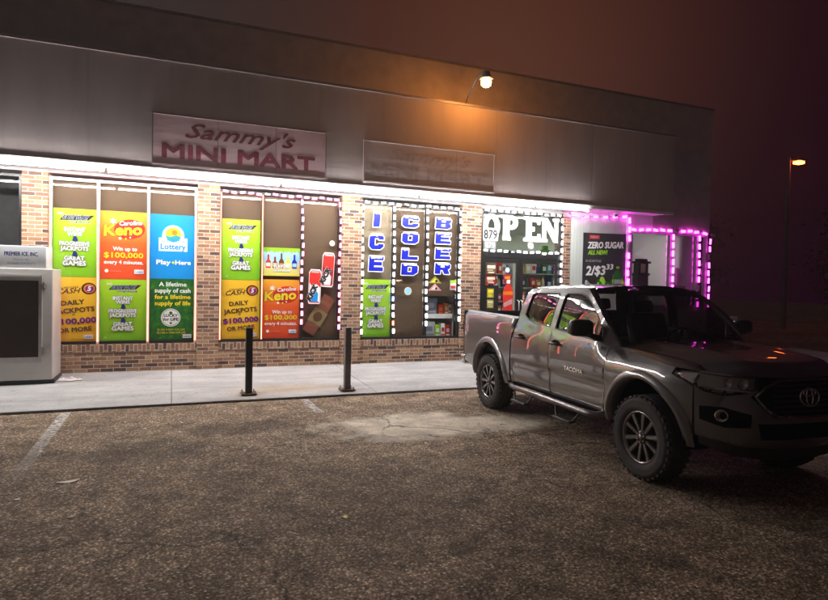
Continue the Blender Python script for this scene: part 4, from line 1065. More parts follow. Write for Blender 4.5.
def resample(pts, d=.04, closed=True):
    out = []; n = len(pts)
    for i in range(n if closed else n-1):
        a, b = Vector(pts[i]), Vector(pts[(i+1) % n]); k = max(1, math.ceil((b-a).length/d))
        out += [tuple(a.lerp(b, j/k)) for j in range(k)]
    if not closed: out.append(tuple(pts[-1]))
    return out
def arc(cx, cz, r, a0, a1, n=22, sz=1.): return [(cx+r*math.cos(a0+(a1-a0)*i/n), cz+sz*r*math.sin(a0+(a1-a0)*i/n)) for i in range(n+1)]
def seg_d(p, a, b):
    ax, ay = a; bx, by = b; dx, dy = bx-ax, by-ay; L2 = dx*dx+dy*dy
    t = 0 if L2 == 0 else max(0, min(1, ((p[0]-ax)*dx+(p[1]-ay)*dy)/L2)); return math.hypot(p[0]-ax-t*dx, p[1]-ay-t*dy)
def fill(outline, holes=(), step=.05, d=.04, rows=()):
    loops = [resample(outline, d)]+[resample(h, d) for h in holes]
    x0 = min(p[0] for p in outline); x1 = max(p[0] for p in outline); z0 = min(p[1] for p in outline); z1 = max(p[1] for p in outline)
    ex = []; nx = int((x1-x0)/step)+1; nz = int((z1-z0)/step)+1
    for i in range(nx+1):
        for j in range(nz+1):
            p = (x0+i*step+.013, z0+(j+.37)*step)
            if inside(p, outline) and not any(inside(p, h) for h in holes):
                if min(seg_d(p, L_[k], L_[(k+1) % len(L_)]) for L_ in loops for k in range(len(L_))) > .018 and all(abs(p[1]-q) > .012 for q in rows): ex.append(p)
    if rows:
        for z in rows:
            for i in range(int((x1-x0)/.04)+1):
                p = (x0+.02+i*.04, z)
                if inside(p, outline) and min(seg_d(p, L_[k], L_[(k+1) % len(L_)]) for L_ in loops for k in range(len(L_))) > .012: ex.append(p)
    v2, f2 = cdt(loops, lambda c: inside(c, outline) and not any(inside(c, h) for h in holes), ex)
    return v2, f2, loops
def skin(name, outline, holes, sgn, mat, fn, parent=TR, lip=.018, lift=0., mb=None, mi=0, step=.04, rows=()):
    v2, f2, loops = fill(outline, holes, step, .016 if rows else .04, rows)
    own = mb is None
    if own: mb = MB()
    def orient(f):
        (ax, ay), (bx, by), (cx, cy) = (v2[i] for i in f[:3]); ccw = (bx-ax)*(cy-ay)-(by-ay)*(cx-ax) > 0
        return f if ccw == (sgn < 0) else f[::-1]
    mb.add([fn(a, b, lift) for a, b in v2], [orient(f) for f in f2], mi, True)
    if lip:
        for L_ in loops:
            A = [fn(a, b, lift) for a, b in L_]; B = [fn(a, b, lift-lip) for a, b in L_]; n = len(A)
            mb.add(A+B, [(i, (i+1) % n, n+(i+1) % n, n+i) for i in range(n)], mi, False)
    return mb.build(name, mat, parent, True) if own else None
def side_fn(sgn): return lambda x, z, l=0.: Vector((x, sgn*(W(x, z)+l), z))

belt = [(.80, 1.335), (.92, 1.335), (1.05, 1.300), (1.20, 1.275), (1.65, 1.243), (2.2, 1.20), (2.60, 1.165), (2.70, 1.155)]
def beltz(x): return interp(belt, x)
bedarc = arc(.03, .47, .49, 0, PI, 26)
fendarc = arc(3.236, .46, .475, 0, PI, 26)
bed_o = [(.52, .50), (.655, .50), (.665, .75), (.70, 1.0), (.765, 1.30), (.765, 1.335), (-.50, 1.352), (-.98, 1.36), (-1.0, 1.25), (-1.005, .80), (-.99, .62), (-.46, .52)] + bedarc[::-1]
rear_o = [(.70, .50), (1.647, .50), (1.653, 1.0), (1.653, 1.243)]+[p for p in belt[::-1] if .82 < p[0] < 1.65]+[(.815, 1.335), (.79, 1.28), (.725, 1.0), (.698, .75)]
front_o = [(1.659, .50), (2.66, .50), (2.695, .75), (2.70, 1.0), (2.70, 1.155)]+[p for p in belt[::-1] if 1.66 < p[0] < 2.69]+[(1.659, 1.243)]
fend_o = [(3.72, .50), (3.765, .52), (3.775, .945), (3.70, .985), (3.585, 1.03), (3.60, 1.085), (3.45, 1.10), (3.14, 1.135), (2.9, 1.15), (2.707, 1.154), (2.707, 1.0), (2.702, .75), (2.67, .50), (2.755, .50)]+fendarc[::-1]
cab_o = belt+[(2.80, 1.175), (2.66, 1.36), (2.47, 1.53), (2.29, 1.66), (2.14, 1.742), (2.0, 1.748), (1.2, 1.748), (.92, 1.735), (.865, 1.68), (.825, 1.5)]
rwin = [(.955, 1.395), (1.05, 1.345), (1.2, 1.315), (1.59, 1.287), (1.615, 1.45), (1.625, 1.66), (1.60, 1.685), (1.05, 1.68), (1.0, 1.655)]
fwin = [(1.715, 1.277), (2.2, 1.238), (2.60, 1.208), (2.585, 1.335), (2.45, 1.475), (2.28, 1.605), (2.16, 1.665), (2.05, 1.69), (1.78, 1.688), (1.745, 1.66), (1.73, 1.45)]
for sgn in (-1, 1):
    F_ = side_fn(sgn)
    skin('bed_side', bed_o, [], sgn, PAINT, F_)
    d1 = skin('rear_door', rear_o, [], sgn, PAINT, F_, rows=(.765, .785, .812))
    d2 = skin('front_door', front_o, [], sgn, PAINT, F_, rows=(.765, .785, .812))
    fd = skin('front_fender', fend_o, [], sgn, PAINT, F_)
    skin('cab_frame', cab_o, [rwin, fwin], sgn, PAINT, F_, lip=.03)
    skin('side_window', rwin, [], sgn, TGLASS, F_, lip=0, lift=-.018)
    skin('side_window', fwin, [], sgn, TGLASS, F_, lip=0, lift=-.018)
    # black window seals
    for wn in (rwin, fwin):
        mb = MB(); pts = [F_(x, z, -.006) for x, z in resample(wn, .05)]; mb.tube(pts+[pts[0]], .011, 6); mb.build('window_seal', TRIM, TR, True)
    # flares
    for cx, cz, r, a0, a1 in ((.03, .47, .487, -.04, PI+.12), (3.236, .46, .472, -.10, PI+.04)):
        mb = MB()
        def fl(u, v, cx=cx, cz=cz, r=r, a0=a0, a1=a1):
            a = a0+(a1-a0)*u; k = v*3
            rr_, ll = ((r-.004, -.10), (r, .028), (r+.038, .034), (r+.075, .003))[int(round(k))]
            x = cx+rr_*math.cos(a); z = cz+rr_*math.sin(a)
            z = max(z, .43)
            return Vector((x, sgn*(max(.80, W(min(x, 3.74), z))+ll), z))
        mb.grid(fl, 40, 3); mb.build('wheel_flare', PAINT, TR, True)
        mb = MB()
        mb.grid(lambda u, v, cx=cx, cz=cz, r=r: Vector((cx+(r+.01)*math.cos(-.15+(PI+.3)*u), sgn*(.86-.36*v), cz+(r+.01)*math.sin(-.15+(PI+.3)*u))), 24, 2)
        mb.build('wheel_liner', INNER, TR, True)
    # handles
    for dx, par in ((.985, d1), (1.80, d2)):
        mb = MB(); z = 1.105
        mb.tube([(dx-.10, sgn*(W(dx, z)+.004), z), (dx-.085, sgn*(W(dx, z)+.034), z+.004), (dx, sgn*(W(dx, z)+.042), z+.006), (dx+.085, sgn*(W(dx, z)+.034), z+.004), (dx+.10, sgn*(W(dx, z)+.004), z)], [.012, .017, .018, .017, .012], 8)
        mb.build('handle', TRIM, par, True)
        mb = MB(); mb.lathe([(.0, .0), (.05, .0), (.058, .003)], Matrix.Translation((dx, sgn*(W(dx, z)+.001), z)) @ Matrix.Rotation(-sgn*PI/2, 4, 'X') @ Matrix.Diagonal((1.5, .85, 1, 1)), 20); mb.build('handle_cup', INNER, par, True)
    # mirror
    mb = MB()
    Mm = Matrix.Translation((2.50, sgn*1.075, 1.345)) @ Matrix.Rotation(sgn*.18, 4, 'Z')
    bm = bmesh.new(); bmesh.ops.create_uvsphere(bm, u_segments=24, v_segments=14, radius=1)
    vs = []
    for v in bm.verts:
        c = v.co; f = lambda q, e: math.copysign(abs(q)**e, q)
        vs.append(Mm @ Vector((f(c.x, .8)*.075, f(c.y, .55)*.13, f(c.z, .6)*.088)))
    bm.verts.index_update(); mb.add(vs, [[v.index for v in f.verts] for f in bm.faces], 0, True); bm.free()
    mr = mb.build('mirror', TRIM, TR, True)
    mb = MB(); mb.tube([(2.53, sgn*.86, 1.225), (2.52, sgn*.93, 1.255), (2.51, sgn*1.0, 1.285)], [.035, .03, .028], 10); mb.build('mirror_arm', TRIM, mr, True)
    mb = MB(); mb.rbox(-.004, -.11, -.07, .004, .11, .07, .003, 0, Mm @ Matrix.Translation((-.076, 0, 0))); mb.build('mirror_glass', M['chrome'], mr, True)
    # running board with two drop steps
    mb = MB(); mb.tube([(.66, sgn*.80, .47), (.74, sgn*.93, .455), (.85, sgn*.955, .45), (2.45, sgn*.955, .45), (2.58, sgn*.93, .455), (2.64, sgn*.80, .47)], .034, 12)
    rb = mb.build('running_board', plain('step_tube', (.16, .15, .15), .3, .7, .1), TR, True)
    for a in (.98, 1.96):
        mb = MB(); b = a+.30
        mb.tube([(a-.10, sgn*.95, .44), (a-.02, sgn*.985, .33), (a, sgn*.99, .315)], .014, 8); mb.tube([(b+.10, sgn*.95, .44), (b+.02, sgn*.985, .33), (b, sgn*.99, .315)], .014, 8)
        mb.rbox(a-.02, sgn*1.0-.045, .298, b+.02, sgn*1.0+.045, .322, .008); mb.build('step', TRIM, rb, True)
    # rocker below the doors
    mb = MB(); mb.loft([(x, sgn*W(x, .50), .50) for x in [.69+.0656*i for i in range(31)]], [(x, sgn*.74, .42) for x in [.69+.0656*i for i in range(31)]], 0, True, 3); mb.build('rocker', INNER, TR, True)
    # tail light
    tl = [(-1.003, .98), (-.905, .99), (-.875, 1.12), (-.895, 1.27), (-1.0, 1.29)]
    skin('tail_light', tl, [], sgn, plain('red_lens', (.42, .012, .015), .15, 0, .05), F_, lip=.01, lift=.004)
    # shoulder between fender and hood
    hood_edge = lambda x: interp([(2.72, .800), (3.80, .705)], x)
    hood_z = lambda x: interp([(2.72, 1.178), (3.0, 1.172), (3.3, 1.165), (3.6, 1.138), (3.80, 1.108)], x)
    xs_ = [2.707+.0372*i for i in range(25)]
    A = [(x, sgn*W(x, interp([(2.707, 1.154), (2.9, 1.15), (3.14, 1.135), (3.45, 1.10), (3.60, 1.085)], x)), interp([(2.707, 1.154), (2.9, 1.15), (3.14, 1.135), (3.45, 1.10), (3.60, 1.085)], x)) for x in xs_]
    B = [(x, sgn*(hood_edge(x)+.006), hood_z(x)-.002) for x in xs_]
    mb = MB()
    def sh(u, v):
        i = round(u*24); a, b = Vector(A[i]), Vector(B[i]); p = a.lerp(b, v); p.z += .018*math.sin(PI*v); return p
    mb.grid(sh, 24, 5); mb.build('fender_shoulder', PAINT, fd, True)
    # pillar beside the windscreen
    pa = [(2.14, 1.742), (2.29, 1.66), (2.47, 1.53), (2.66, 1.36), (2.80, 1.175)]
    A = [(x, sgn*W(x, z), z) for x, z in pa]; B = [(2.165+.63*k, sgn*(.665+.135*k), 1.757-.545*k) for k in (0, .21, .50, .77, 1.)]
    mb = MB(); mb.grid(lambda u, v: Vector(A[round(u*4)]).lerp(Vector(B[round(u*4)]), v)+Vector((.008, 0, .010))*math.sin(PI*v), 4, 4); mb.build('windscreen_pillar', PAINT, TR, True)
# roof
def roof_z(y, x): return 1.748+.050*(1-(abs(y)/.73)**2.2)+.012*math.sin(PI*min(1, max(0, (x-.9)/1.3)))
def roof(u, v):
    s_ = 2*v-1; yh = .728-.063*sm(.6, 1, u)
    xf = 2.16+.09*(1-s_*s_); x = .915+(xf-.915)*u; y = yh*s_
    z = roof_z(y*.73/yh, x) if abs(s_) < 1 else 1.748
    z -= .03*(1-u/.04)**2 if u < .04 else 0
    return Vector((x, y, z))
mb = MB(); mb.grid(roof, 30, 28); rf = mb.build('roof', PAINT, TR, True)
mb = MB(); mb.grid(lambda u, v: Vector((1.0+.16*u, (v-.5)*.045*(1-u*.3)*(.4+.6*math.sin(PI*min(u+.1, 1))), 1.80+.062*math.sin(PI*.62*(1-u))*(1-abs(2*v-1)**2.5)*1.0)), 8, 6); mb.build('roof_fin', TRIM, rf, True)
# cab rear wall
re_ = [(.80, 1.335), (.825, 1.5), (.865, 1.68), (.915, 1.74)]
def rearw(u, v):
    z = 1.05+(1.752-1.05)*v; x = interp([(1.05, .78)]+[(b, a) for a, b in re_], z); y = (2*u-1)*W(1., z)*.999
    return Vector((x-.02*(1-(2*u-1)**2), y, z+(.045*(1-(2*u-1)**2) if v == 1 else 0)))
mb = MB()
for u0, u1, v0, v1 in ((0, .12, 0, 1), (.88, 1, 0, 1), (.12, .88, 0, .44), (.12, .88, .90, 1)):
    mb.grid(lambda u, v: rearw(u0+(u1-u0)*u, v0+(v1-v0)*v) if v1 < 1 or v < 1 else rearw(u0+(u1-u0)*u, 1), 8, 6)
mb.build('cab_rear_wall', PAINT, TR, True)
mb = MB(); mb.grid(lambda u, v: rearw(.12+.76*u, .44+.46*v)+Vector((-.006, 0, 0)), 10, 6); mb.build('rear_window', WSGLASS, TR, True)
# windscreen
def wind(u, v):
    s_ = 2*u-1; k = v
    top = Vector((2.165+.085*(1-s_*s_), .665*s_, 1.757+.036*(1-s_*s_))); bot = Vector((2.795+.20*(1-s_*s_), .80*s_, 1.212+.012*(1-s_*s_)))
    p = bot.lerp(top, k); n_ = Vector((.6, 0, .75)); return p+n_*.03*math.sin(PI*k)*(1-.4*s_*s_)
mb = MB(); mb.grid(wind, 20, 12); mb.build('windscreen', WSGLASS, TR, True)
mb = MB(); mb.grid(lambda u, v: wind(u, -.16*v+.02)+Vector((0, 0, -.012-.03*v)), 20, 2); mb.build('cowl', TRIM, TR, True)
for y0, y1 in ((-.62, .02), (.02, .66)):
    mb = MB(); a = wind((y0/.80+1)/2, .02)+Vector((.02, 0, .02)); b = wind((y1/.80+1)/2-.02, .05)+Vector((.02, 0, .02)); mb.tube([a, a.lerp(b, .5)+Vector((.01, 0, .008)), b], .008, 6); mb.build('wiper', TRIM, TR, True)
# hood
def hood(u, v):
    s_ = 2*v-1; xr = 2.72+.20*(1-s_*s_)+.0; xf = 3.80+.27*(1-abs(s_)**2.6); x = xr+(xf-xr)*u
    yh = interp([(0, .800), (1, .705)], u); y = yh*s_
    xe = 2.72+1.08*u
    z = interp([(2.72, 1.178), (3.0, 1.172), (3.3, 1.165), (3.6, 1.138), (3.80, 1.108)], xe)
    ridge = .030*math.exp(-((abs(s_)-.62)/.16)**2)
    z += .050*(1-s_**4)*(1-.2*u)+ridge*(1-.5*u)*(1-.0)*sm(0, .1, 1-abs(s_))
    z -= .040*sm(.92, 1, u)**1.5
    return Vector((x, y, z))
mb = MB(); mb.grid(hood, 36, 36); mb.build('hood', PAINT, TR, True)
# ---- front end in (angle, height)
def Fr(t, z, l=0.):
    s_ = math.sin(abs(t)); c_ = max(0., math.cos(t))
    y = .93*s_**.625; x = 3.45+.70*c_**1.25
    wz = interp(FRONT, z)/.93; y2 = y*(1-(1-wz)*sm(.5, .9, y))
    dx = interp([(.40, -.05), (.50, .0), (.58, .035), (.74, .035), (.85, .0), (.95, -.01), (1.05, -.045), (1.10, -.075)], z)*(1-sm(.55, .86, y))
    n_ = Vector((c_, math.copysign(s_**1.5*.9, t), 0)).normalized()
    return Vector((x+dx, math.copysign(y2, t), z))+n_*l
def Ty(y): return math.copysign(math.asin(min(1, (abs(y)/.93)**1.6)), y)
def mirror_poly(p): return [(-a, b) for a, b in p[::-1]]
half = [(Ty(.365), .735), (Ty(.53), .90), (Ty(.46), .955), (Ty(.58), .915), (Ty(.70), .893), (.86, .915), (.985, .948), (.985, .545), (Ty(.60), .50), (.0, .47)]
bump_o = half+mirror_poly(half[:-1])+[]
skin('front_bumper', bump_o, [], -1, PAINT, Fr, lip=.03)
lowv = [(.95, .54), (.95, .47), (Ty(.6), .40), (0, .37), (-Ty(.6), .40), (-.95, .47), (-.95, .54), (-Ty(.6), .498), (0, .468), (Ty(.6), .498)]
skin('valance', lowv, [], -1, TRIM, Fr, lip=.03)
intake = [(Ty(.47), .56), (Ty(.50), .69), (-Ty(.50), .69), (-Ty(.47), .56)]
skin('lower_intake', intake, [], -1, INNER, Fr, lip=.01, lift=.006)
gh = [(0, 1.045), (Ty(.29), 1.04), (Ty(.43), .985), (Ty(.515), .905), (Ty(.44), .80), (Ty(.365), .745), (0, .735)]
gr_o = gh+mirror_poly(gh[1:-1])
gi = [(a*.935, .893+(b-.893)*.885) for a, b in gr_o]
skin('grille_surround', gr_o, [gi], -1, plain('grille_chrome', (.42, .40, .41), .16, 1., .05), Fr, lip=.03, lift=.02)
GRI = skin('grille', gi, [], -1, INNER, Fr, lip=0, lift=-.02)
mb = MB()
for k in range(6):
    z = .78+.042*k; pts = [Fr(Ty(-.36+.72*i/12), z, -.008) for i in range(13)]; mb.tube(pts, .008, 6)
mb.build('grille_bars', TRIM, GRI, True)
mb = MB(); _ = Matrix.Translation(Fr(0, .895, .012)) @ Matrix.Rotation(PI/2, 4, 'Y') @ Matrix.Diagonal((.075, .11, 1, 1))
for ru, rv, cu, cv in ((.105, .072, 0, 0), (.036, .066, 0, 0), (.068, .026, 0, .036)):
    pts = [Fr(0, .895+cv+rv*math.sin(2*PI*i/28), .015)+Vector((0, cu+ru*math.cos(2*PI*i/28), 0)) for i in range(28)]; mb.tube(pts+[pts[0]], .008, 6)
mb.build('emblem', M['chrome'], GRI, True)
HLG = glassy('headlight_lens', (.85, .85, .86), .07)
for sgn in (-1, 1):
    hl = [(Ty(.435), 1.055), (Ty(.60), 1.072), (.95, 1.082), (1.285, 1.058), (1.19, 1.005), (.95, .94), (Ty(.70), .898), (Ty(.47), .955)]
    if sgn < 0: hl = [(-a, b) for a, b in hl]
    hd = skin('headlight', hl, [], -1, HLG, Fr, lip=0, lift=.004)
    skin('bowl', hl, [], -1, plain('headlight_bowl', (.30, .28, .28), .14, .9), Fr, hd, lip=0, lift=-.05)
    mb = MB()
    for yy, rr_ in ((.56, .042), (.67, .045)):
        c = Fr(Ty(yy)*sgn, .995, -.02); mb.lathe([(rr_, .012), (rr_*.9, .0), (rr_*.6, -.012), (0, -.018)], Matrix.Translation(c) @ Matrix.Rotation(PI/2, 4, 'Y'), 20)
    for a0, a1, zz in ((Ty(.50), Ty(.74), .935), (Ty(.62), .95, 1.06)):
        mb.tube([Fr(sgn*(a0+(a1-a0)*i/8), zz+.015*(i/8), -.012) for i in range(9)], .008, 6)
    mb.build('reflector', M['chrome'], hd, True)
    mk = [(.97, 1.062), (1.24, 1.046), (1.16, 1.012), (1.0, .975)]
    if sgn < 0: mk = [(-a, b) for a, b in mk]
    skin('side_marker', mk, [], -1, plain('marker_white', (.9, .88, .85), .18, .9, .05), Fr, hd, lip=.008, lift=-.006)
    fg = [(Ty(.555), .655), (Ty(.545), .76), (Ty(.70), .805), (.93, .795), (.93, .685), (Ty(.70), .64)]
    if sgn < 0: fg = [(-a, b) for a, b in fg]
    fp = skin('fog_recess', fg, [], -1, INNER, Fr, lip=.01, lift=.007)
    c = Fr(sgn*Ty(.715), .735, .012); nrm = (Fr(sgn*Ty(.715), .735, 1.)-Fr(sgn*Ty(.715), .735, 0.)).normalized()
    mb = MB(); Mf = Matrix.Translation(c) @ nrm.to_track_quat('Z', 'Y').to_matrix().to_4x4()
    mb.lathe([(.052, -.01), (.052, .008), (.044, .010), (.03, -.006), (.0, -.012)], Mf, 22); mb.build('fog_light', M['chrome'], fp, True)
    # closing strip between headlight top and hood
    mb = MB(); A = []; B = []
    for i in range(26):
        t = sgn*(1.285*i/25); a = Fr(t, 1.060+.02*sm(.3, .95, abs(t))+.006*sm(1., 1.285, abs(t))-.012*(1-sm(0, .4, abs(t))), 0)
        s_ = min(1, abs(a.y)/.80); 
        b = hood(1., .5+.5*s_*sgn) if abs(t) < .93 else hood(1-(abs(t)-.93)/.355*.185, .5+.5*sgn)+Vector((0, sgn*.006, -.002))*sm(.93, 1., abs(t))
        A.append(a); B.append(b)
    mb.grid(lambda u, v: Vector(A[round(u*25)]).lerp(Vector(B[round(u*25)]), v)+Vector((0, 0, .018*math.sin(PI*v)*sm(.7, 1., u))), 25, 5); mb.build('nose_panel', PAINT, TR, True)
# ---- bed, tailgate, rear bumper
LIN = plain('bed_liner', (.014, .013, .013), .85, 0, .2, 20.)
mb = MB()
mb.box(-.96, -.72, .80, .74, .72, .83); mb.box(-.96, -.80, .80, .74, -.72, 1.345); mb.box(-.96, .72, .80, .74, .80, 1.345); mb.box(.70, -.72, .80, .74, .72, 1.345)
for sgn in (-1, 1): mb.box(-.42, min(sgn*.55, sgn*.72), .83, .48, max(sgn*.55, sgn*.72), 1.0)
mb.build('bed_liner', LIN, TR, True)
for sgn in (-1, 1):
    mb = MB(); mb.loft([(x, sgn*(W(x, 1.352)+.0), interp([(-.98, 1.361), (-.5, 1.353), (.765, 1.336)], x)) for x in [-.98+.0436*i for i in range(41)]], [(x, sgn*.775, interp([(-.98, 1.375), (-.5, 1.368), (.765, 1.355)], x)) for x in [-.98+.0436*i for i in range(41)]], 0, True, 3)
    mb.build('bed_rail_cap', TRIM, TR, True)
mb = MB()
mb.grid(lambda u, v: Vector((-1.005-.02*math.sin(PI*v)-(.02 if .55 < v < .8 else 0), (2*u-1)*.865, .66+.705*v)), 10, 16); mb.box(-.985, -.80, .66, -.955, .80, 1.36)
mb.add([(-1.005, -.865, 1.365), (-1.005, .865, 1.365), (-.955, .865, 1.365), (-.955, -.865, 1.365)], [(0, 1, 2, 3)])
mb.build('tailgate', PAINT, TR, True)
mb = MB(); mb.rbox(-1.17, -.86, .50, -1.01, .86, .655, .04, 0, None, 3); mb.build('rear_bumper', M['chrome'], TR, True)
# ---- dark structure inside
mb = MB()
mb.box(.80, -.83, .46, 2.72, .83, 1.02); mb.box(2.721, -.50, .45, 3.80, .50, .93); mb.box(-.95, -.50, .45, .799, .50, .78); mb.box(-.96, -.86, .62, -.48, .86, .79); mb.box(.56, -.86, .50, .68, .86, .79); mb.box(3.0, -.66, .90, 3.80, .66, 1.03)
mb.box(2.60, -.84, .44, 2.74, .84, 1.05)
mb.build('underbody', INNER, TR, True)
for x in (0, 3.236):
    mb = MB(); mb.tube([(x, -.78, .385), (x, .78, .385)], .05, 10); mb.build('axle', INNER, TR, True)
SEAT = plain('seat_fabric', (.055, .05, .05), .85)
for y in (-.37, .37):
    for x in (1.85, 1.02):
        mb = MB(); mb.rbox(x-.05, y-.25, .95, x+.48, y+.25, 1.12, .06); Ms = Matrix.Translation((x, y, 1.08)) @ Matrix.Rotation(-.28, 4, 'Y')
        mb.rbox(-.10, -.25, 0, .05, .25, .40, .05, 0, Ms); st_ = mb.build('seat', SEAT, TR, True)
        mb = MB(); mb.rbox(-.09, -.13, .42, .01, .13, .57, .04, 0, Ms); mb.build('headrest', SEAT, st_, True)
mb = MB(); mb.rbox(2.40, -.74, .98, 2.86, .74, 1.17, .06); mb.build('dashboard', plain('dash', (.03, .028, .028), .7), TR, True)
mb = MB(); c = Vector((2.28, .37, 1.16)); Mw = Matrix.Translation(c) @ Matrix.Rotation(math.radians(-65), 4, 'Y')
pts = [Mw @ Vector((.185*math.cos(2*PI*i/28), .185*math.sin(2*PI*i/28), 0)) for i in range(28)]; mb.tube(pts+[pts[0]], .016, 8); mb.tube([Mw @ Vector((-.17, 0, 0)), Mw @ Vector((.17, 0, 0))], .02, 6); mb.build('steering_wheel', TRIM, TR, True)
# ---- wheels
RIMD = plain('rim_dark', (.045, .042, .042), .35, .6); RIMS = plain('rim_silver', (.22, .21, .21), .26, .9)
def tyre_mat():
    m, nt, out = new_mat('tyre_rubber')
    principled(nt, out, ramp(nt, noise(nt, objco(nt), 7., 5), [(.3, (.028, .025, .024)), (.7, (.050, .044, .042))]), .8, 0, bump(nt, noise(nt, objco(nt), 90.), .15, .004), .3)
    return m
TYRE = tyre_mat()
def make_wheel():
    """axis along local -Y (outer face towards -Y)"""
    B_ = Matrix.Rotation(PI/2, 4, 'X')       # lathe z -> -y
    wroot = bpy.data.objects.new('wheel', None); COL.objects.link(wroot); wroot.parent = TR
    R_ = .388; h = .125
    mb = MB()
    prof = [(.245, -h+.01), (.262, -h-.004), (.30, -h-.012), (.345, -h-.006), (.372, -h+.012), (R_, -h+.04)]
    for z in (-.075, -.03, .03, .075): prof += [(R_+.002, z-.012), (R_-.011, z-.008), (R_-.011, z+.008), (R_+.002, z+.012)]
    prof += [(R_, h-.04), (.372, h-.012), (.345, h+.006), (.33, h+.010), (.318, h+.006), (.30, h+.012), (.262, h+.004), (.245, h-.01), (.232, h-.03), (.232, -h+.03)]
    mb.lathe(prof, B_, 64, 0, True, True)
    n = 34                                   # shoulder blocks
    for i in range(n):
        for sg in (-1, 1):
            a = 2*PI*(i+.25*(sg+1))/n
            Mt = Matrix.Rotation(a, 4, 'Y') @ Matrix.Translation((0, -sg*(h-.022), .372))
            mb.box(-.024, -.020, -.006, .014, .020, .0125, 0, Mt)
    ty = mb.build('tyre', TYRE, wroot, True)
    mb = MB()
    mb.lathe([(.238, .098), (.243, .108), (.240, .116), (.226, .112), (.214, .085), (.205, .02), (.200, -.10)], B_, 48, 0)
    mb.lathe([(.198, -.06), (.10, -.05), (.0, -.05)], B_, 40, 1)
    for i in range(5):
        for k in (-1, 1):
            a = 2*PI*i/5+PI/2
            Mr = Matrix.Rotation(a, 4, 'Y')
            # a spoke leaves the hub and splits outward
            r0_, r1_ = .045, .222; w0, w1 = .026, .040; o0, o1 = k*.017, k*.070
            for mi, dy, gr in ((1, 0., .006), (0, -.004, -.002)):
                p = [(r0_, o0-w0/2-gr), (r0_, o0+w0/2+gr), (r1_, o1+w1/2+gr), (r1_, o1-w1/2-gr)]
                f0 = [Mr @ Vector((q[1], -(.088 if q[0] < .1 else .100)+dy, q[0])) for q in p]; b0 = [v+Mr.to_3x3() @ Vector((0, .05, 0)) for v in f0]
                mb.add(f0+b0, [(0, 1, 2, 3), (7, 6, 5, 4), (0, 4, 5, 1), (1, 5, 6, 2), (2, 6, 7, 3), (3, 7, 4, 0)], mi)
    mb.lathe([(.062, .070), (.060, .094), (.045, .100), (.0, .100)], B_, 28, 1)
    mb.lathe([(.034, .1005), (.032, .110), (.0, .112)], B_, 24, 0)
    mb.build('rim', [RIMS, RIMD], wroot, True)
    mb = MB()
    for i in range(6):
        a = 2*PI*i/6; mb.tube([(.047*math.sin(a), -.094, .047*math.cos(a)), (.047*math.sin(a), -.108, .047*math.cos(a))], .008, 6)
    mb.build('lug_nut', M['chrome'], wroot, True)
    return wroot
wh = make_wheel(); kids = [c for c in bpy.data.objects if c.parent == wh]
for i, (x, y, rz, ro) in enumerate(((0, -.80, 0, .3), (3.236, -.80, 0, .1), (0, .80, PI, .7), (3.236, .80, PI, 1.1))):
    if i == 0: o = wh
    else:
        o = wh.copy(); COL.objects.link(o); o.parent = TR
        for c in kids:
            d = c.copy(); COL.objects.link(d); d.parent = o
    o.location = (x, y, .385); o.rotation_euler = (0, ro, rz)
# ---- badge on the front doors
vs, fs, x0, x1 = text_geo('TACOMA', 0., .12)
for sgn in (-1, 1):
    mb = MB(); k = .35/(x1-x0); 
    vv = []
    for a, b in vs:
        x = 2.185+((a-(x0+x1)/2)*k)*(1 if sgn > 0 else -1)*-1 if sgn < 0 else 2.185-((a-(x0+x1)/2)*k)
        z = .842+b*.065
        vv.append((x, z))
    if sgn < 0: vv = [(2.185+(a-(x0+x1)/2)*k, .842+b*.065) for a, b in vs]
    for ox, oz, ol in ((0, 0, .010), (.003, .001, .0103), (-.003, -.001, .0106), (.001, .003, .0109), (-.001, -.003, .0112)):
        mb.add([Vector((x+ox, sgn*(W(x, z)+ol), z+oz)) for x, z in vv], fs)
    mb.build('badge', M['chrome'], TR, True)
# ================================================================ camera, sky, air
cam = bpy.data.cameras.new('camera'); co = bpy.data.objects.new('camera', cam); COL.objects.link(co)
cam.sensor_width = 36.; cam.lens = 590/828*36.; cam.clip_end = 500.; cam.clip_start = .05
yaw, pit, rol = math.radians(22.4), math.radians(1.45), math.radians(1.15)
fw = Vector((math.sin(yaw)*math.cos(pit), math.cos(yaw)*math.cos(pit), -math.sin(pit)))
r0 = Vector((math.cos(yaw), -math.sin(yaw), 0)); u0 = r0.cross(fw)
r1 = r0*math.cos(rol)+u0*math.sin(rol); u1 = u0*math.cos(rol)-r0*math.sin(rol)
co.matrix_world = Matrix(((r1.x, u1.x, -fw.x, 0), (r1.y, u1.y, -fw.y, -11.5), (r1.z, u1.z, -fw.z, 1.75), (0, 0, 0, 1)))
sc.camera = co
w = bpy.data.worlds.new('World'); sc.world = w; w.use_nodes = True
nt = w.node_tree; nt.nodes.clear()
wo = nt.nodes.new('ShaderNodeOutputWorld'); bg = nt.nodes.new('ShaderNodeBackground')
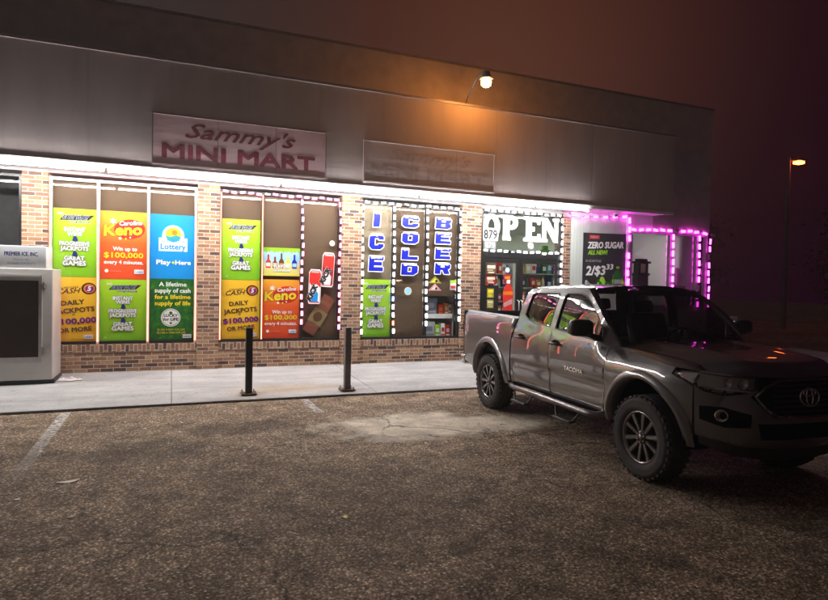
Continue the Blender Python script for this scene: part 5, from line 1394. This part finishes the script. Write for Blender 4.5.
# night sky: town glow, warmer and brighter low down towards the left, with the roof lamp's glow painted in
tc = N(nt, 'ShaderNodeTexCoord'); sp = N(nt, 'ShaderNodeSeparateXYZ'); nt.links.new(tc.outputs['Generated'], sp.inputs[0])
side = math_(nt, 'ADD', math_(nt, 'MULTIPLY', sp.outputs[0], -.5), .5, True)
c = ramp(nt, side, [(0, (.0022, .0001, .0014)), (.35, (.0022, .0003, .0011)), (.5, (.007, .0050, .0047)), (.75, (.016, .012, .011)), (1, (.022, .017, .016))])
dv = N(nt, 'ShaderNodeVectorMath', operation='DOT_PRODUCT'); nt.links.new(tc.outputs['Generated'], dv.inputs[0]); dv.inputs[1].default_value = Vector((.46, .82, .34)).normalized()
lamp_lobe = math_(nt, 'POWER', math_(nt, 'MAXIMUM', dv.outputs['Value'], 0.), 22.)  # orange spread in the roof lamp's direction, standing in for its glow
c = mixc(nt, lamp_lobe, c, (.0205, .0068, .0026), 'ADD')
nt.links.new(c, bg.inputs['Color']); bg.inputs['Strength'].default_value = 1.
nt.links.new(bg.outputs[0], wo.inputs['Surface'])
if HAZE:
    hz = MB(); hz.box(-30, -30, -1, 70, 60, 10.5)
    m, nt, out = new_mat('night_haze')
    v = N(nt, 'ShaderNodeVolumePrincipled', Density=HAZE, Anisotropy=.5); v.inputs['Color'].default_value = (.9, .9, .9, 1)
    nt.links.new(v.outputs[0], out.inputs['Volume'])
    structure(hz.build('haze', m), 'stuff')
sc.view_settings.view_transform = 'Standard'; sc.view_settings.look = 'None'; sc.view_settings.exposure = 1.85; sc.view_settings.gamma = 1.
sc.view_settings.use_curve_mapping = False
sc.render.engine = 'CYCLES'
sc.cycles.use_denoising = True
sc.cycles.max_bounces = 8; sc.cycles.diffuse_bounces = 3; sc.cycles.glossy_bounces = 4; sc.cycles.transmission_bounces = 4; sc.cycles.transparent_max_bounces = 12
sc.cycles.sample_clamp_indirect = 6.; sc.cycles.caustics_reflective = False; sc.cycles.caustics_refractive = False
sc.cycles.use_light_tree = True
